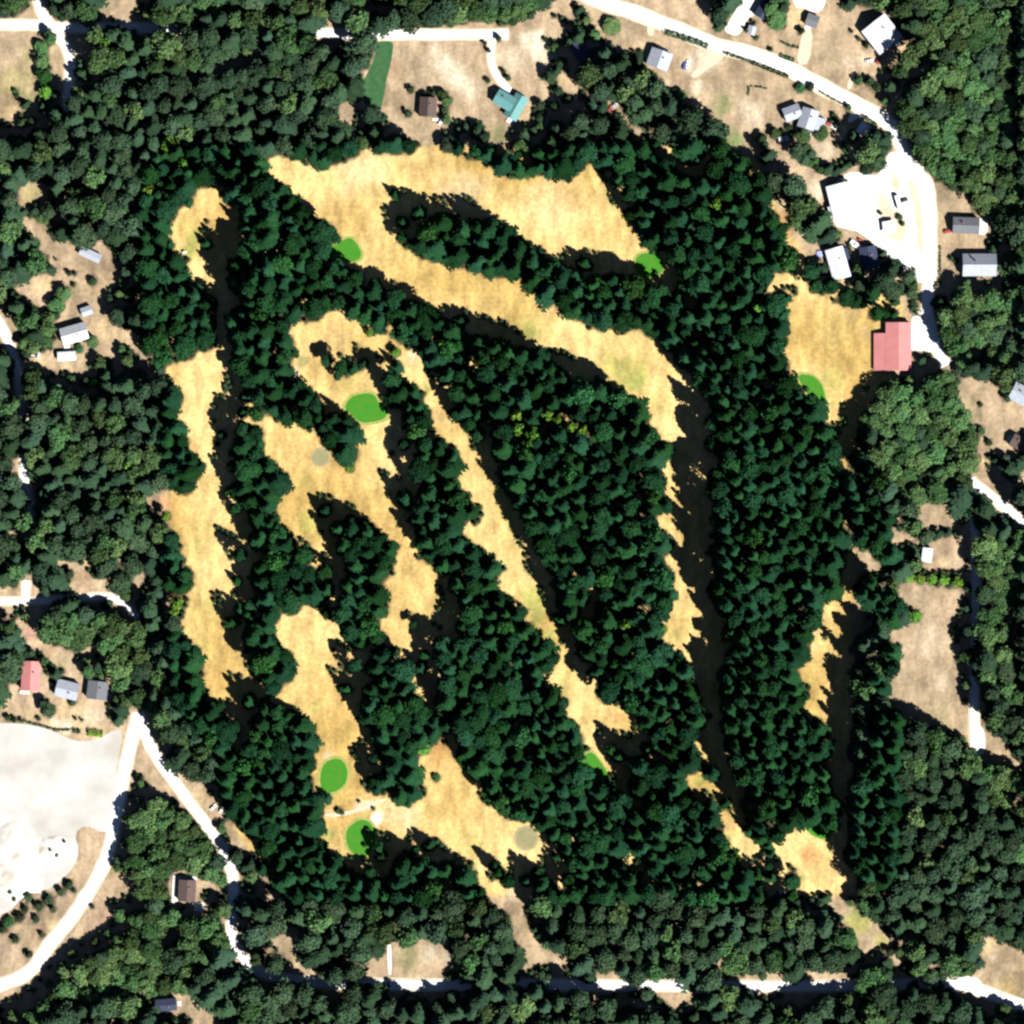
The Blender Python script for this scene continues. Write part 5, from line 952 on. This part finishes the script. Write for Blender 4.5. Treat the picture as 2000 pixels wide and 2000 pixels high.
def mass(kind, name, trs):
    """the rest of a kind as one object of kind stuff: points carrying size and heading, instanced by geometry nodes"""
    groups = {}
    for tr in trs: groups.setdefault(tr['key'], []).append(tr)
    me = bpy.data.meshes.new(name); allp = [tr for key in groups for tr in groups[key]]
    me.from_pydata([(tr['x'], tr['y'], 0) for tr in allp], [], [])
    sv, rv_, vv, kv = [], [], [], []; fam = list(groups)
    for tr in allp:
        H, Rr, items = PROTO[tr['key']]; s = tr['r']/Rr
        sv += [s, s, tr['h']/H]; rv_ += [rnd.gauss(0, .015), rnd.gauss(0, .015), rnd.uniform(0, 6.283)]; vv.append(rnd.randrange(100)); kv.append(fam.index(tr['key']))
    for nm, ty, fld, dat in (('size', 'FLOAT_VECTOR', 'vector', sv), ('heading', 'FLOAT_VECTOR', 'vector', rv_), ('variant', 'INT', 'value', vv), ('family', 'INT', 'value', kv)):
        me.attributes.new(nm, ty, 'POINT').data.foreach_set(fld, dat)
    ob = bpy.data.objects.new(name, me); C.objects.link(ob)
    ng = bpy.data.node_groups.new(name+'_spread', 'GeometryNodeTree')
    ng.interface.new_socket('Geometry', in_out='INPUT', socket_type='NodeSocketGeometry'); ng.interface.new_socket('Geometry', in_out='OUTPUT', socket_type='NodeSocketGeometry')
    gi = ng.nodes.new('NodeGroupInput'); go = ng.nodes.new('NodeGroupOutput'); jn = ng.nodes.new('GeometryNodeJoinGeometry')
    def attr(nm, ty):
        n = ng.nodes.new('GeometryNodeInputNamedAttribute'); n.data_type = ty; n.inputs[0].default_value = nm; return n.outputs[0]
    A_s, A_r, A_v, A_k = attr('size', 'FLOAT_VECTOR'), attr('heading', 'FLOAT_VECTOR'), attr('variant', 'INT'), attr('family', 'INT')
    e2r = ng.nodes.new('FunctionNodeEulerToRotation'); ng.links.new(A_r, e2r.inputs[0])
    for fi, key in enumerate(fam):
        src = made[(kind, key)]; vs_ = sorted(src)
        for vi_, v in enumerate(vs_):
            # select points of this family whose variant number falls to this prototype
            mo = ng.nodes.new('FunctionNodeIntegerMath'); mo.operation = 'MODULO'; ng.links.new(A_v, mo.inputs[0]); mo.inputs[1].default_value = len(vs_)
            c1 = ng.nodes.new('FunctionNodeCompare'); c1.data_type = 'INT'; c1.operation = 'EQUAL'; ng.links.new(mo.outputs[0], c1.inputs[2]); c1.inputs[3].default_value = vi_
            c2 = ng.nodes.new('FunctionNodeCompare'); c2.data_type = 'INT'; c2.operation = 'EQUAL'; ng.links.new(A_k, c2.inputs[2]); c2.inputs[3].default_value = fi
            an = ng.nodes.new('FunctionNodeBooleanMath'); an.operation = 'AND'; ng.links.new(c1.outputs[0], an.inputs[0]); ng.links.new(c2.outputs[0], an.inputs[1])
            for part in ('crown', 'trunk'):
                oi = ng.nodes.new('GeometryNodeObjectInfo'); oi.inputs['Object'].default_value = src[v][part]; oi.inputs['As Instance'].default_value = True
                ip = ng.nodes.new('GeometryNodeInstanceOnPoints'); ng.links.new(gi.outputs[0], ip.inputs['Points']); ng.links.new(an.outputs[0], ip.inputs['Selection'])
                ng.links.new(oi.outputs['Geometry'], ip.inputs['Instance']); ng.links.new(e2r.outputs[0], ip.inputs['Rotation']); ng.links.new(A_s, ip.inputs['Scale'])
                ng.links.new(ip.outputs[0], jn.inputs[0])
    ng.links.new(jn.outputs[0], go.inputs[0])
    md = ob.modifiers.new('spread', 'NODES'); md.node_group = ng
    ob['kind'] = 'stuff'
    return ob
MASSNAME = {'conifer_tree': ('conifer_forest', 'the rest of the dark conifers filling the stands between the chosen ones'), 'pine_tree': ('pine_forest', 'the rest of the dull green pines outside the course'),
            'broadleaf_tree': ('broadleaf_forest', 'the rest of the round leafy trees outside the course'), 'bush': ('undergrowth', 'low undergrowth in the gaps of the forest')}
for kind, lst in byname.items():
    lst.sort(key=lambda a: a['rank'])
    lim = 296
    for tr in lst[:lim]: make_tree(tr)
    rest = [tr for tr in lst[lim:]]
    if rest:
        for key in {tr['key'] for tr in rest}:       # a family missing among the single trees gives one more single tree
            if (kind, key) not in made:
                t0 = next(tr for tr in rest if tr['key'] == key); make_tree(t0); rest.remove(t0)
        ob = mass(kind, MASSNAME[kind][0], rest); ob['label'] = MASSNAME[kind][1]
    print(kind, len(lst))
